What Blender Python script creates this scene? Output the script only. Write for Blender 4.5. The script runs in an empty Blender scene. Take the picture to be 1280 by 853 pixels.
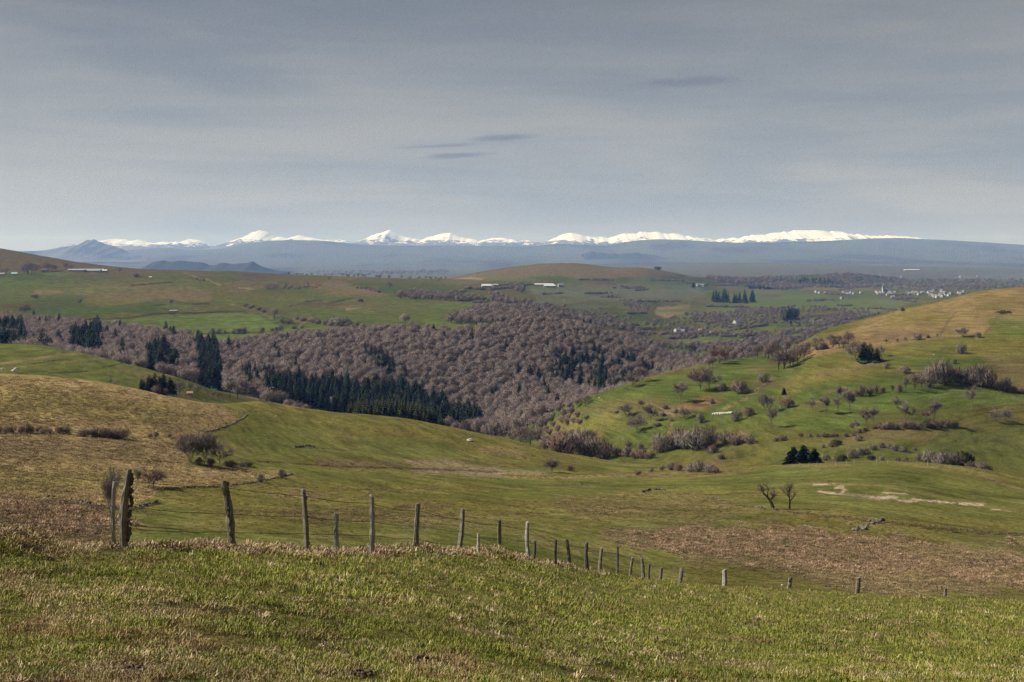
import bpy, math, random
import numpy as np
from mathutils import Vector, Matrix

C = bpy.context.scene
COL = C.collection
random.seed(11)
RNG = np.random.default_rng(11)

# ------------------------------------------------------------------ camera
F = 1600.0          # focal length in photograph pixels (1280 wide)
EYE = 322.0         # photograph row of the camera's own level
cam_d = bpy.data.cameras.new('camera')
cam = bpy.data.objects.new('camera', cam_d)
COL.objects.link(cam)
cam_d.sensor_width = 36.0
cam_d.lens = 36.0 * F / 1280.0
cam_d.shift_y = -(426.5 - EYE) / 1280.0
cam_d.clip_start = 0.1
cam_d.clip_end = 120000.0
cam.location = (0, 0, 0)
cam.rotation_euler = (math.radians(90), 0, 0)
C.camera = cam

# ------------------------------------------------------------------ light
SUN_EL, SUN_AZ = math.radians(40), math.radians(-86)    # azimuth from +Y towards +X
to_sun = Vector((math.sin(SUN_AZ) * math.cos(SUN_EL), math.cos(SUN_AZ) * math.cos(SUN_EL), math.sin(SUN_EL)))
sd = bpy.data.lights.new('sun', 'SUN')
sd.energy = 5.0
sd.angle = math.radians(0.6)
sd.color = (1.0, 0.95, 0.87)
sun = bpy.data.objects.new('sun', sd)
COL.objects.link(sun)
sun.rotation_euler = to_sun.to_track_quat('Z', 'Y').to_euler()

world = bpy.data.worlds.new('World')
C.world = world
world.use_nodes = True
wt = world.node_tree
wt.nodes.clear()


def N(nt, kind, **kw):
    n = nt.nodes.new(kind)
    for k, v in kw.items():
        if k == 'inp':
            for kk, vv in v.items():
                n.inputs[kk].default_value = vv
        else:
            setattr(n, k, v)
    return n


def ramp(nt, stops, interp='LINEAR'):
    n = nt.nodes.new('ShaderNodeValToRGB')
    n.color_ramp.interpolation = interp
    e = n.color_ramp.elements
    while len(e) < len(stops):
        e.new(0.5)
    for i, (p, c) in enumerate(stops):
        e[i].position = p
        e[i].color = (c[0], c[1], c[2], 1) if hasattr(c, '__len__') else (c, c, c, 1)
    return n


def mth(nt, op, a, b=None, c=None):
    n = nt.nodes.new('ShaderNodeMath')
    n.operation = op
    for i, v in enumerate((a, b, c)):
        if v is None:
            continue
        if isinstance(v, (int, float)):
            n.inputs[i].default_value = v
        else:
            nt.links.new(v, n.inputs[i])
    return n.outputs[0]


def mixc(nt, fac, a, b, blend='MIX'):
    n = nt.nodes.new('ShaderNodeMix')
    n.data_type = 'RGBA'
    n.blend_type = blend
    for sock, v in ((n.inputs[0], fac), (n.inputs[6], a), (n.inputs[7], b)):
        if isinstance(v, (int, float)):
            sock.default_value = v
        elif isinstance(v, (tuple, list)):
            sock.default_value = (v[0], v[1], v[2], 1)
        else:
            nt.links.new(v, sock)
    return n.outputs[2]


def noise(nt, vec, scale, detail=4, rough=0.55, dist=0.0):
    n = nt.nodes.new('ShaderNodeTexNoise')
    n.inputs['Scale'].default_value = scale
    n.inputs['Detail'].default_value = detail
    n.inputs['Roughness'].default_value = rough
    n.inputs['Distortion'].default_value = dist
    if vec is not None:
        nt.links.new(vec, n.inputs['Vector'])
    return n.outputs['Fac']


def scaled(nt, vec, s, rot=(0, 0, 0), loc=(0, 0, 0)):
    n = nt.nodes.new('ShaderNodeMapping')
    n.inputs['Scale'].default_value = s
    n.inputs['Rotation'].default_value = rot
    n.inputs['Location'].default_value = loc
    nt.links.new(vec, n.inputs['Vector'])
    return n.outputs[0]


def build_sky():
    L = wt.links.new
    sky = N(wt, 'ShaderNodeTexSky', sky_type='NISHITA', sun_disc=False, sun_elevation=SUN_EL,
            sun_rotation=SUN_AZ % (2 * math.pi), altitude=1100.0, air_density=1.0, dust_density=1.6, ozone_density=1.2)
    tc = N(wt, 'ShaderNodeTexCoord')
    d = tc.outputs['Generated']
    sep = N(wt, 'ShaderNodeSeparateXYZ')
    L(d, sep.inputs[0])
    z = mth(wt, 'MAXIMUM', sep.outputs[2], 0.0)
    # veil of high cloud (cirrostratus), as radiance x10 because the background runs at 0.1
    veil = ramp(wt, [(0.0, (2.5, 2.52, 2.46)), (0.05, (2.32, 2.35, 2.26)), (0.12, (1.84, 1.88, 1.84)), (0.22, (1.20, 1.23, 1.24)), (1.0, (.9, .95, 1.06))])
    L(z, veil.inputs[0])
    streak = noise(wt, scaled(wt, d, (1.6, 1.6, 11.0), rot=(0.02, 0.06, 0)), 1.5, 5, 0.55, 0.4)
    broad = noise(wt, scaled(wt, d, (1.2, 1.2, 4.5), rot=(0, -0.05, 0), loc=(3, 1, 2)), 1.3, 3, 0.5)
    fine = noise(wt, scaled(wt, d, (3.0, 3.0, 40.0), rot=(0, 0.08, 0), loc=(1, 5, 2)), 1.6, 5, 0.6, 0.6)
    v = mth(wt, 'ADD', mth(wt, 'MULTIPLY', streak, 0.55), mth(wt, 'MULTIPLY', broad, 0.3))
    v = mth(wt, 'ADD', v, mth(wt, 'MULTIPLY', fine, 0.15))
    sr = ramp(wt, [(0.40, 0.0), (0.60, 1.0)], 'EASE')
    L(v, sr.inputs[0])
    thin = mixc(wt, 1.0, veil.outputs[0], (0.80, 0.84, 0.91), 'MULTIPLY')
    thick = mixc(wt, 1.0, veil.outputs[0], (1.13, 1.105, 1.07), 'MULTIPLY')
    cl = mixc(wt, sr.outputs[0], thin, thick)
    out = mixc(wt, 0.965, sky.outputs[0], cl)
    # small lens clouds low in the sky: (u, tan elevation, half width, half height, strength)
    yy = mth(wt, 'MAXIMUM', sep.outputs[1], 0.05)
    U = mth(wt, 'DIVIDE', sep.outputs[0], yy)
    V = mth(wt, 'DIVIDE', sep.outputs[2], yy)
    nz = noise(wt, scaled(wt, d, (14, 14, 90)), 1.5, 5, 0.65)
    fz = noise(wt, scaled(wt, d, (40, 40, 200)), 1.0, 4, 0.6)
    lens = [(220, 0.1372, 84, 8, 0.8), (-12, 0.0935, 46, 5, 0.75), (-67, 0.0797, 52, 4.5, 0.75), (-85, 0.0872, 62, 2.6, 0.55)]
    acc = None
    for (px, el, hw, hh, st) in lens:
        a = mth(wt, 'DIVIDE', mth(wt, 'SUBTRACT', U, px / F if px > 100 else px / F), hw / F)
        slope = mth(wt, 'MULTIPLY', mth(wt, 'SUBTRACT', U, px / F), 0.05)
        b = mth(wt, 'DIVIDE', mth(wt, 'SUBTRACT', mth(wt, 'SUBTRACT', V, el), slope), hh / F)
        r = mth(wt, 'SQRT', mth(wt, 'ADD', mth(wt, 'MULTIPLY', a, a), mth(wt, 'MULTIPLY', b, b)))
        r = mth(wt, 'ADD', r, mth(wt, 'MULTIPLY', mth(wt, 'SUBTRACT', nz, 0.5), 1.3))
        r = mth(wt, 'ADD', r, mth(wt, 'MULTIPLY', mth(wt, 'SUBTRACT', fz, 0.5), 0.5))
        m = N(wt, 'ShaderNodeMapRange', interpolation_type='SMOOTHSTEP')
        m.inputs[1].default_value = 1.15
        m.inputs[2].default_value = 0.2
        m.inputs[3].default_value = 0.0
        m.inputs[4].default_value = st
        L(r, m.inputs[0])
        acc = m.outputs[0] if acc is None else mth(wt, 'MAXIMUM', acc, m.outputs[0])
    out = mixc(wt, acc, out, (1.12, 1.2, 1.4))
    # faint far cumulus heads above the right-hand horizon
    acc = None
    for (px, el, hw, hh, st) in [(612, 0.0165, 17, 8, 0.5), (573, 0.0165, 10, 5, 0.3)]:
        a = mth(wt, 'DIVIDE', mth(wt, 'SUBTRACT', U, px / F), hw / F)
        b = mth(wt, 'DIVIDE', mth(wt, 'SUBTRACT', V, el), hh / F)
        r = mth(wt, 'SQRT', mth(wt, 'ADD', mth(wt, 'MULTIPLY', a, a), mth(wt, 'MULTIPLY', b, b)))
        r = mth(wt, 'ADD', r, mth(wt, 'MULTIPLY', mth(wt, 'SUBTRACT', fz, 0.5), 1.0))
        m = N(wt, 'ShaderNodeMapRange', interpolation_type='SMOOTHSTEP')
        m.inputs[1].default_value = 1.1
        m.inputs[2].default_value = 0.3
        m.inputs[3].default_value = 0.0
        m.inputs[4].default_value = st
        L(r, m.inputs[0])
        acc = m.outputs[0] if acc is None else mth(wt, 'MAXIMUM', acc, m.outputs[0])
    out = mixc(wt, acc, out, (3.2, 3.1, 3.0))
    bg = N(wt, 'ShaderNodeBackground')
    bg.inputs[1].default_value = 0.1
    L(out, bg.inputs[0])
    o = N(wt, 'ShaderNodeOutputWorld')
    L(bg.outputs[0], o.inputs[0])


build_sky()

vs = C.view_settings
vs.view_transform = 'Standard'
vs.look = 'None'
vs.gamma = 1.0
vs.exposure = 0.72
vs.use_curve_mapping = False
C.render.engine = 'CYCLES'
C.cycles.use_denoising = True
C.cycles.denoising_prefilter = 'NONE'
C.cycles.max_bounces = 6
C.cycles.diffuse_bounces = 2
C.cycles.volume_bounces = 0
C.cycles.transparent_max_bounces = 12


# ------------------------------------------------------------------ helpers
def link(o, parent=None):
    COL.objects.link(o)
    if parent:
        o.parent = parent
    return o


def tag(o, label=None, cat=None, group=None, kind=None):
    if label:
        o['label'] = label
    if cat:
        o['category'] = cat
    if group:
        o['group'] = group
    if kind:
        o['kind'] = kind
    return o


def empty(name, loc, rz=0.0):
    o = bpy.data.objects.new(name, None)
    COL.objects.link(o)
    o.location = loc
    o.rotation_euler = (0, 0, rz)
    o.empty_display_size = 0.1
    return o


class MB:
    """collects vertices and faces with a material slot per face"""
    def __init__(self):
        self.v, self.f, self.m = [], [], []

    def face(self, pts, m=0):
        b = len(self.v)
        self.v.extend(tuple(p) for p in pts)
        self.f.append(tuple(range(b, b + len(pts))))
        self.m.append(m)

    def tube(self, pts, rad, n=4, m=0, cap=False):
        b = len(self.v)
        up = Vector((0.31, 0.17, 0.93))
        k = len(pts)
        for i, p in enumerate(pts):
            p = Vector(p)
            d = (Vector(pts[min(i + 1, k - 1)]) - Vector(pts[max(i - 1, 0)]))
            if d.length < 1e-9:
                d = Vector((0, 0, 1))
            d.normalize()
            s = d.cross(up)
            if s.length < 0.15:
                s = d.cross(Vector((1, 0, 0)))
            s.normalize()
            t = d.cross(s)
            for j in range(n):
                a = 2 * math.pi * j / n
                self.v.append(tuple(p + (s * math.cos(a) + t * math.sin(a)) * rad[i]))
        for i in range(k - 1):
            for j in range(n):
                self.f.append((b + i * n + j, b + i * n + (j + 1) % n, b + (i + 1) * n + (j + 1) % n, b + (i + 1) * n + j))
                self.m.append(m)
        if cap:
            self.f.append(tuple(b + (k - 1) * n + j for j in range(n)))
            self.m.append(m)

    def box(self, x0, x1, y0, y1, z0, z1, m=0):
        b = len(self.v)
        for z in (z0, z1):
            for (x, y) in ((x0, y0), (x1, y0), (x1, y1), (x0, y1)):
                self.v.append((x, y, z))
        for q in ((0, 3, 2, 1), (4, 5, 6, 7), (0, 1, 5, 4), (1, 2, 6, 5), (2, 3, 7, 6), (3, 0, 4, 7)):
            self.f.append(tuple(b + i for i in q))
            self.m.append(m)

    def rock(self, c, r, seed, m=0, flat=0.7):
        rr = random.Random(seed)
        b = len(self.v)
        n1, n2 = 6, 3
        c = Vector(c)
        self.v.append(tuple(c + Vector((0, 0, r * flat * rr.uniform(.8, 1.1)))))
        for i in range(n2):
            ph = math.pi * (i + 1) / (n2 + 0.7)
            for j in range(n1):
                a = 2 * math.pi * (j + 0.5 * i) / n1
                q = r * rr.uniform(0.72, 1.15)
                self.v.append(tuple(c + Vector((q * math.sin(ph) * math.cos(a), q * math.sin(ph) * math.sin(a), q * flat * math.cos(ph)))))
        for j in range(n1):
            self.f.append((b, b + 1 + j, b + 1 + (j + 1) % n1))
            self.m.append(m)
        for i in range(n2 - 1):
            for j in range(n1):
                p = b + 1 + i * n1
                self.f.append((p + j, p + n1 + j, p + n1 + (j + 1) % n1, p + (j + 1) % n1))
                self.m.append(m)

    def mesh(self, name, mats, smooth=False):
        me = bpy.data.meshes.new(name)
        me.from_pydata(self.v, [], self.f)
        for mt in (mats if isinstance(mats, (list, tuple)) else [mats]):
            me.materials.append(mt)
        me.polygons.foreach_set('material_index', self.m)
        if smooth:
            me.polygons.foreach_set('use_smooth', [True] * len(self.f))
        me.update()
        return me

    def build(self, name, mats, parent=None, smooth=False):
        return link(bpy.data.objects.new(name, self.mesh(name, mats, smooth)), parent)


def new_mat(name, rough=0.95, spec=0.1):
    m = bpy.data.materials.new(name)
    m.use_nodes = True
    nt = m.node_tree
    b = nt.nodes['Principled BSDF']
    b.inputs['Roughness'].default_value = rough
    b.inputs['Specular IOR Level'].default_value = spec
    return m, nt, b


# ------------------------------------------------------------------ numpy noise
def vnoise(x, y, seed=0):
    xi = np.floor(x).astype(np.int64)
    yi = np.floor(y).astype(np.int64)
    fx, fy = x - xi, y - yi
    fx = fx * fx * fx * (fx * (fx * 6 - 15) + 10)
    fy = fy * fy * fy * (fy * (fy * 6 - 15) + 10)

    def h(a, b):
        n = (a * 374761393 + b * 668265263 + seed * 974634777) & 0x7fffffff
        n = ((n ^ (n >> 13)) * 1274126177) & 0x7fffffff
        n = n ^ (n >> 16)
        return (n & 0xffff) / 32767.5 - 1.0
    a, b, c, d = h(xi, yi), h(xi + 1, yi), h(xi, yi + 1), h(xi + 1, yi + 1)
    return (a * (1 - fx) + b * fx) * (1 - fy) + (c * (1 - fx) + d * fx) * fy


def fbm(x, y, seed=0, oct=4, gain=0.5):
    s, a, t = 0.0, 1.0, 0.0
    for i in range(oct):
        s = s + a * vnoise(x * 2 ** i + 17.3 * i, y * 2 ** i - 9.1 * i, seed + i)
        t += a
        a *= gain
    return s / t


def sstep(a, b, x):
    t = np.clip((x - a) / (b - a), 0, 1)
    return t * t * (3 - 2 * t)
# ------------------------------------------------------------------ terrain: depth curves, front to back
# every curve is (x: photograph column -> Y: metres ahead, y: photograph row); pixels turn into real heights here
PX_IN = np.arange(-40, 1321, 1.55)
_lo = np.array([-2600, -1800, -1300, -950, -700, -520, -400, -310, -240, -190, -150, -115, -85, -60.])
_hi = 1280 - _lo[::-1]
PX = np.concatenate([[-2600, -2600, -2600], _lo, PX_IN, _hi, [3880, 3880, 3880]])
OFF = np.zeros(len(PX))
OFF[:3] = [-90, -45, -18]
OFF[-3:] = [18, 45, 90]
UC = (PX - 640) / F
NC = len(PX)


def smooth_x(a, w):
    k = np.exp(-0.5 * (np.arange(-3 * w, 3 * w + 1) / w) ** 2)
    k /= k.sum()
    p = np.pad(a, 3 * w, mode='edge')
    return np.convolve(p, k, mode='valid')


XG = np.arange(-2600, 3881, 2.0)


def cv(pts, w):
    p = np.array(pts, float)
    return np.interp(PX, XG, smooth_x(np.interp(XG, p[:, 0], p[:, 1]), w))


curves = []         # (name, Yarray, zarray)


def add_curve(name, Ys, ys, wy=8, wY=14):
    Y = cv(Ys, wY)
    y = cv(ys, wy)
    curves.append((name, Y, (EYE - y) / F * Y))
    return Y, y


crestY = cv([(-2600, 20), (-200, 22), (0, 24), (150, 26), (290, 27.5), (380, 30), (463, 33), (520, 36.5), (576, 40), (624, 45.5), (661, 48.5), (695, 53), (735, 58.5), (771, 64), (800, 66), (860, 68), (1000, 66), (1280, 62), (1700, 55)], 10)
cresty = cv([(-400, 700), (0, 688), (150, 681), (290, 684), (420, 689), (463, 688), (520, 687), (576, 690), (624, 692), (661, 699), (695, 706), (734, 714), (800, 723), (870, 731), (1000, 738), (1100, 744), (1280, 751), (1700, 765)], 7)
slope = (cresty - EYE) / F - 1.7 / crestY
curves.append(('back', np.full(NC, -60.), -1.7 + 2.5 + 0 * slope))
curves.append(('n0', np.full(NC, 1.0), -1.7 - slope * 1.0))
for f_ in (0.22, 0.5, 0.8):
    curves.append(('n', crestY * f_, -1.7 - slope * crestY * f_))
curves.append(('crest', crestY, (EYE - cresty) / F * crestY))
curves.append(('K4', crestY * 1.55, (EYE - (cresty + 15)) / F * crestY * 1.55))
_y5 = cresty + 1.5
Y5 = cv([(0, 100), (300, 105), (600, 120), (800, 128), (1280, 125)], 14)
curves.append(('K5', Y5, (EYE - _y5) / F * Y5))
add_curve('K6', [(0, 128), (200, 133), (400, 150), (640, 175), (800, 178), (960, 180), (1280, 178)],
          [(0, 640), (200, 648), (400, 650), (640, 655), (800, 666), (960, 668), (1120, 680), (1280, 695)], 20)
add_curve('K7', [(0, 168), (200, 172), (400, 220), (640, 270), (800, 265), (960, 235), (1120, 228), (1280, 225)],
          [(0, 592), (200, 608), (400, 601), (640, 603), (800, 612), (960, 622), (1120, 630), (1280, 650)], 20)
add_curve('K8', [(0, 215), (200, 225), (400, 305), (640, 350), (800, 335), (960, 290), (1120, 280), (1280, 280)],
          [(0, 540), (200, 560), (400, 560), (640, 580), (800, 593), (960, 601), (1120, 601), (1280, 621)], 20)
Y9, y9 = add_curve('K9', [(-300, 290), (0, 300), (130, 310), (200, 320), (260, 345), (320, 415), (500, 430), (640, 440), (770, 420), (900, 370), (1050, 340), (1280, 340)],
                   [(-300, 472), (0, 470), (60, 472), (120, 479), (200, 494), (250, 504), (285, 506), (320, 503), (346, 507), (423, 517), (500, 524), (552, 533), (604, 544), (640, 550), (692, 564), (730, 569), (770, 577), (820, 581), (900, 584), (986, 582), (1037, 579), (1089, 577), (1153, 580), (1205, 584), (1244, 590), (1280, 598), (1400, 610)], 6)
curves.append(('K10', Y9 * 1.22, (EYE - (y9 + cv([(0, 12), (640, 9), (760, 3.5), (1280, 3)], 20))) / F * Y9 * 1.22))
add_curve('K11', [(0, 480), (160, 500), (250, 520), (320, 620), (480, 720), (600, 780), (680, 640), (740, 560), (800, 530), (900, 480), (1120, 445), (1280, 445)],
          [(0, 476), (160, 490), (250, 507), (320, 512), (480, 533), (600, 550), (680, 563), (740, 569), (800, 573), (900, 577), (960, 575), (1120, 572), (1280, 590)], 14)
add_curve('K12', [(0, 590), (160, 580), (250, 600), (320, 700), (480, 830), (600, 900), (660, 780), (720, 640), (800, 600), (900, 550), (960, 530), (1120, 520), (1280, 540)],
          [(0, 455), (160, 475), (250, 500), (320, 508), (480, 527), (600, 543), (660, 550), (720, 550), (800, 545), (900, 545), (960, 535), (1120, 525), (1280, 540)], 14)
Y13, y13 = add_curve('K13', [(-300, 740), (0, 720), (160, 690), (270, 680), (320, 800), (480, 930), (600, 1000), (650, 900), (690, 720), (720, 690), (800, 690), (872, 740), (960, 800), (1024, 880), (1120, 900), (1280, 860)],
                     [(-300, 428), (0, 430), (60, 432), (120, 444), (180, 459), (230, 474), (270, 489), (300, 499), (330, 504), (400, 513), (480, 518), (560, 524), (620, 535), (660, 535), (690, 520), (720, 506), (743, 499), (769, 489), (820, 473), (872, 460), (911, 453), (960, 446), (985, 440), (1004, 428), (1024, 414), (1076, 401), (1115, 392), (1140, 383), (1192, 373), (1218, 364), (1280, 359), (1500, 345)], 6)
add_curve('K14', [(0, 850), (160, 820), (270, 810), (320, 880), (480, 1010), (600, 1060), (660, 1020), (700, 900), (760, 860), (830, 860), (872, 880), (960, 950), (1024, 1030), (1120, 1060), (1280, 1020)],
          [(0, 440), (160, 466), (270, 492), (320, 492), (480, 498), (600, 503), (660, 512), (700, 525), (760, 503), (830, 483), (872, 472), (960, 458), (1004, 440), (1024, 426), (1120, 400), (1280, 371)], 10)
add_curve('K15', [(0, 1000), (160, 980), (270, 980), (320, 1030), (480, 1130), (600, 1180), (700, 1150), (830, 1150), (872, 1200), (960, 1400), (1024, 1500), (1120, 1700), (1280, 1700)],
          [(0, 430), (160, 452), (270, 470), (320, 467), (480, 462), (600, 462), (700, 480), (760, 484), (830, 476), (872, 470), (960, 457), (1024, 440), (1120, 420), (1280, 400)], 14)
add_curve('K16', [(0, 1120), (160, 1140), (270, 1180), (320, 1250), (480, 1350), (600, 1400), (700, 1400), (760, 1380), (830, 1350), (872, 1400), (960, 1700), (1024, 1900), (1120, 2000), (1280, 2000)],
          [(0, 417), (160, 430), (270, 437), (320, 431), (480, 416), (600, 413), (660, 403), (700, 405), (760, 421), (830, 449), (872, 455), (960, 442), (1024, 432), (1120, 415), (1280, 395)], 14)
add_curve('K17', [(0, 1250), (160, 1290), (320, 1400), (480, 1550), (600, 1600), (700, 1650), (760, 1700), (830, 1750), (872, 1800), (960, 2100), (1024, 2300), (1280, 2400)],
          [(0, 408), (160, 417), (270, 420), (320, 416), (480, 404), (600, 400), (660, 403), (700, 414), (760, 425), (830, 440), (872, 440), (960, 426), (1024, 416), (1120, 400), (1280, 390)], 14)
add_curve('K18', [(0, 1700), (160, 1750), (320, 1850), (480, 1950), (600, 2000), (700, 2050), (760, 2150), (830, 2250), (872, 2300), (960, 2600), (1024, 2900), (1280, 3000)],
          [(0, 375), (160, 380), (320, 380), (480, 379), (600, 381), (660, 388), (700, 395), (760, 405), (830, 417), (872, 417), (960, 400), (1024, 393), (1120, 383), (1280, 375)], 14)
add_curve('K19', [(0, 2250), (160, 2300), (320, 2400), (480, 2450), (600, 2500), (700, 2700), (760, 2800), (830, 2900), (872, 3000), (960, 3400), (1024, 3800), (1120, 4200), (1280, 4200)],
          [(0, 345), (160, 348), (320, 355), (480, 362), (600, 367), (700, 372), (760, 377), (830, 385), (872, 388), (960, 378), (1024, 373), (1120, 368), (1280, 362)], 14)
Y20, y20 = add_curve('K20', [(0, 2800), (160, 2800), (320, 2900), (480, 3000), (600, 3050), (700, 3200), (830, 3500), (960, 4200), (1120, 5000), (1280, 5000)],
                     [(-300, 285), (-100, 302), (0, 310.5), (30, 316), (60, 322), (110, 330), (180, 337), (250, 339), (300, 340), (350, 343), (450, 347), (560, 350), (620, 353), (700, 357), (830, 365), (872, 369), (960, 365), (1024, 363), (1280, 362)], 6)
add_curve('K21', [(0, 3400), (350, 3500), (560, 3450), (680, 3600), (800, 3800), (900, 4500), (960, 4900), (1120, 5900), (1280, 5900)],
          [(-300, 300), (0, 325), (60, 332), (180, 345), (350, 350), (500, 352), (560, 351), (620, 347), (680, 344), (740, 345), (800, 349), (850, 355), (900, 359), (1280, 357)], 10)
Y22, y22 = add_curve('K22', [(0, 4200), (350, 4300), (560, 4050), (740, 4300), (850, 4500), (900, 5100), (1024, 5800), (1280, 6700)],
                     [(-300, 305), (0, 335), (180, 348), (350, 350), (500, 351), (555, 350), (570, 347), (590, 341.5), (620, 336.5), (650, 332.5), (680, 329.5), (715, 329), (740, 331), (765, 335), (790, 334.5), (815, 335), (835, 340), (850, 343.5), (870, 346), (900, 348), (960, 346), (1024, 343), (1060, 344), (1120, 350), (1280, 351)], 6)
curves.append(('K23', Y22 * 1.25, (EYE - (y22 + cv([(0, 6), (560, 5), (850, 4), (1280, 2)], 20))) / F * Y22 * 1.25))
add_curve('K24', [(0, 7400), (900, 7600), (1280, 8600)], [(-300, 340), (0, 345), (350, 348.5), (560, 348), (700, 342), (850, 342), (1000, 341), (1280, 344)], 10)
add_curve('K25', [(0, 10500), (1280, 11000)], [(-300, 335), (0, 338), (350, 341), (560, 340), (700, 336), (800, 331.5), (850, 329.5), (930, 328.5), (1010, 329.5), (1060, 331.5), (1120, 333), (1280, 336.5)], 8)
add_curve('K26', [(0, 12000), (1280, 12200)], [(-300, 334), (0, 336), (350, 339), (560, 338), (700, 335), (850, 331.5), (1010, 331.5), (1280, 336)], 10)
add_curve('K27', [(0, 15500), (1280, 15500)], [(-300, 328), (0, 330), (350, 331), (640, 328), (900, 325), (1280, 328)], 10)
add_curve('K27b', [(0, 18500), (1280, 18500)], [(-300, 323), (0, 325), (350, 317), (640, 318), (760, 317), (900, 311), (1090, 311), (1280, 317)], 10)
Y28, y28 = add_curve('K28', [(0, 22000), (1280, 22000)],
                     [(-300, 321), (0, 320), (100, 318), (165, 313), (200, 310), (240, 313), (275, 312), (300, 307), (320, 303), (340, 301), (370, 300.5), (400, 301), (440, 305), (470, 307), (540, 307.5), (640, 308.5), (665, 309), (690, 305.5), (720, 306), (740, 307), (760, 308), (775, 304), (795, 300.5), (825, 299), (850, 300), (875, 301), (900, 303), (960, 304), (1020, 302), (1060, 300), (1100, 298), (1130, 298), (1180, 300), (1230, 303), (1280, 306), (1500, 312)], 3)
curves.append(('K29', np.full(NC, 25500.), (EYE - (y28 + 8)) / F * 25500.))
curves.append(('K30', np.full(NC, 40000.), np.full(NC, 60.)))

names = [c[0] for c in curves]
KY = np.array([c[1] for c in curves])
KZ = np.array([c[2] for c in curves])
for i in range(1, len(KY)):
    KY[i] = np.maximum(KY[i], KY[i - 1] * 1.004 + 0.01)
K = len(KY)
h = np.diff(KY, axis=0)
dl = np.diff(KZ, axis=0) / h
D = np.zeros_like(KZ)
w1 = 2 * h[1:] + h[:-1]
w2 = h[1:] + 2 * h[:-1]
same = dl[:-1] * dl[1:] > 0
with np.errstate(divide='ignore', invalid='ignore'):
    hm = (w1 + w2) / (w1 / np.where(same, dl[:-1], 1) + w2 / np.where(same, dl[1:], 1))
D[1:-1] = np.where(same, hm, 0)
# round the crests: blend towards the mean slope so that hilltops are not flattened
D[1:-1] = 0.75 * D[1:-1] + 0.25 * np.clip((KZ[2:] - KZ[:-2]) / (KY[2:] - KY[:-2]), -0.4, 0.4)
D[0], D[-1] = dl[0], dl[-1]
for i, nm in enumerate(names):
    if nm in ('n0', 'n', 'crest'):
        D[i] = -slope * (0.97 if nm != 'crest' else 1.12)

ROWS = {'back': 8, 'n0': 6, 'crest': 8, 'K4': 10, 'K5': 34, 'K6': 40, 'K7': 40, 'K8': 60, 'K9': 10, 'K10': 14, 'K11': 36, 'K12': 70, 'K13': 14, 'K14': 26,
        'K15': 34, 'K16': 16, 'K17': 34, 'K18': 30, 'K19': 28, 'K20': 12, 'K21': 24, 'K22': 8, 'K23': 8, 'K24': 10, 'K25': 5, 'K26': 8, 'K27': 10, 'K27b': 16, 'K28': 6, 'K29': 5}
nrow_n = iter((46, 44, 34))
GY, GZ, GK = [], [], []
for i in range(K - 1):
    n = next(nrow_n) if names[i] == 'n' else ROWS[names[i]]
    for j in range(n):
        t = j / n
        GY.append(KY[i] + t * h[i])
        GZ.append((2 * t ** 3 - 3 * t ** 2 + 1) * KZ[i] + (t ** 3 - 2 * t ** 2 + t) * h[i] * D[i] + (-2 * t ** 3 + 3 * t ** 2) * KZ[i + 1] + (t ** 3 - t ** 2) * h[i] * D[i + 1])
        GK.append(i + t)
GY.append(KY[-1])
GZ.append(KZ[-1])
GK.append(K - 1)
GY, GZ, GK = np.array(GY), np.array(GZ), np.array(GK)
NR = len(GK)
W_ = np.maximum(GY, 5.0)
GX = UC[None, :] * W_ + OFF[None, :]
KI = {n: i for i, n in enumerate(names)}

# undulation of the ground (metres)
def relief(X, Y):
    near = 0.04 * fbm(X / 0.6, Y / 0.6, 1, 3) + 0.05 * fbm(X / 2.2, Y / 2.2, 5, 2)
    mid = 0.16 * fbm(X / 5.0, Y / 5.0, 9, 3) + 0.55 * fbm(X / 38, Y / 38, 12, 3)
    far = 2.0 * fbm(X / 85, Y / 85, 21, 4) + 1.6 * fbm(X / 260, Y / 260, 25, 3)
    vfar = 14 * fbm(X / 900, Y / 900, 31, 4)
    a = 1 - sstep(70, 110, Y)
    b = sstep(70, 110, Y)
    c = sstep(600, 1500, Y)
    d = sstep(7000, 16000, Y)
    mid = mid + 1.3 * fbm(X / 70, Y / 70, 15, 3) * sstep(380, 520, Y)
    return near * a + mid * b + far * c * 0.8 + vfar * d


GZ = GZ + relief(GX, GY) * sstep(-20, 4, GY)
# dead grass mounds on the fence bank: photograph column, depth fraction of the crest, radius m, height m
for (mx, fr, mr, mh) in [(15, 0.93, 0.75, 0.22), (45, 0.90, 0.8, 0.16), (-30, .95, .9, .25), (258, 0.97, 0.55, 0.16), (300, 0.95, .4, .10), (205, .93, .4, .08), (345, 0.97, 0.5, 0.08), (480, 0.97, 0.6, 0.12), (515, 0.97, 0.6, 0.14), (545, 0.97, 0.5, 0.10), (575, 0.95, 0.6, 0.10), (618, 0.95, 0.8, 0.26), (650, 0.96, 0.7, 0.18), (703, 0.98, 0.6, 0.16), (420, .95, .5, .08)]:
    Yc = np.interp(mx, PX_IN, crestY[17:17 + len(PX_IN)]) * fr
    Xc = (mx - 640) / F * Yc
    GZ = GZ + mh * np.exp(-((GX - Xc) ** 2 + 0.5 * (GY - Yc) ** 2) / (mr * mr)) * (1 + 0.25 * vnoise(GX * 2, GY * 2, 3))
GPX = 640 + F * GX / np.maximum(GY, 0.5)
GPY = EYE - F * GZ / np.maximum(GY, 0.5)

J0 = 17
_in = slice(J0, J0 + len(PX_IN))
TY, TZ, TP = GY[:, _in], GZ[:, _in], GPY[:, _in]
R0 = int(np.argmax(GK >= KI['n0'] + 1))     # rows in front of the camera only


def col_of(x):
    c = (x - PX_IN[0]) / 1.55
    c = min(max(c, 0), len(PX_IN) - 1.001)
    return int(c), c - int(c)


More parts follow.
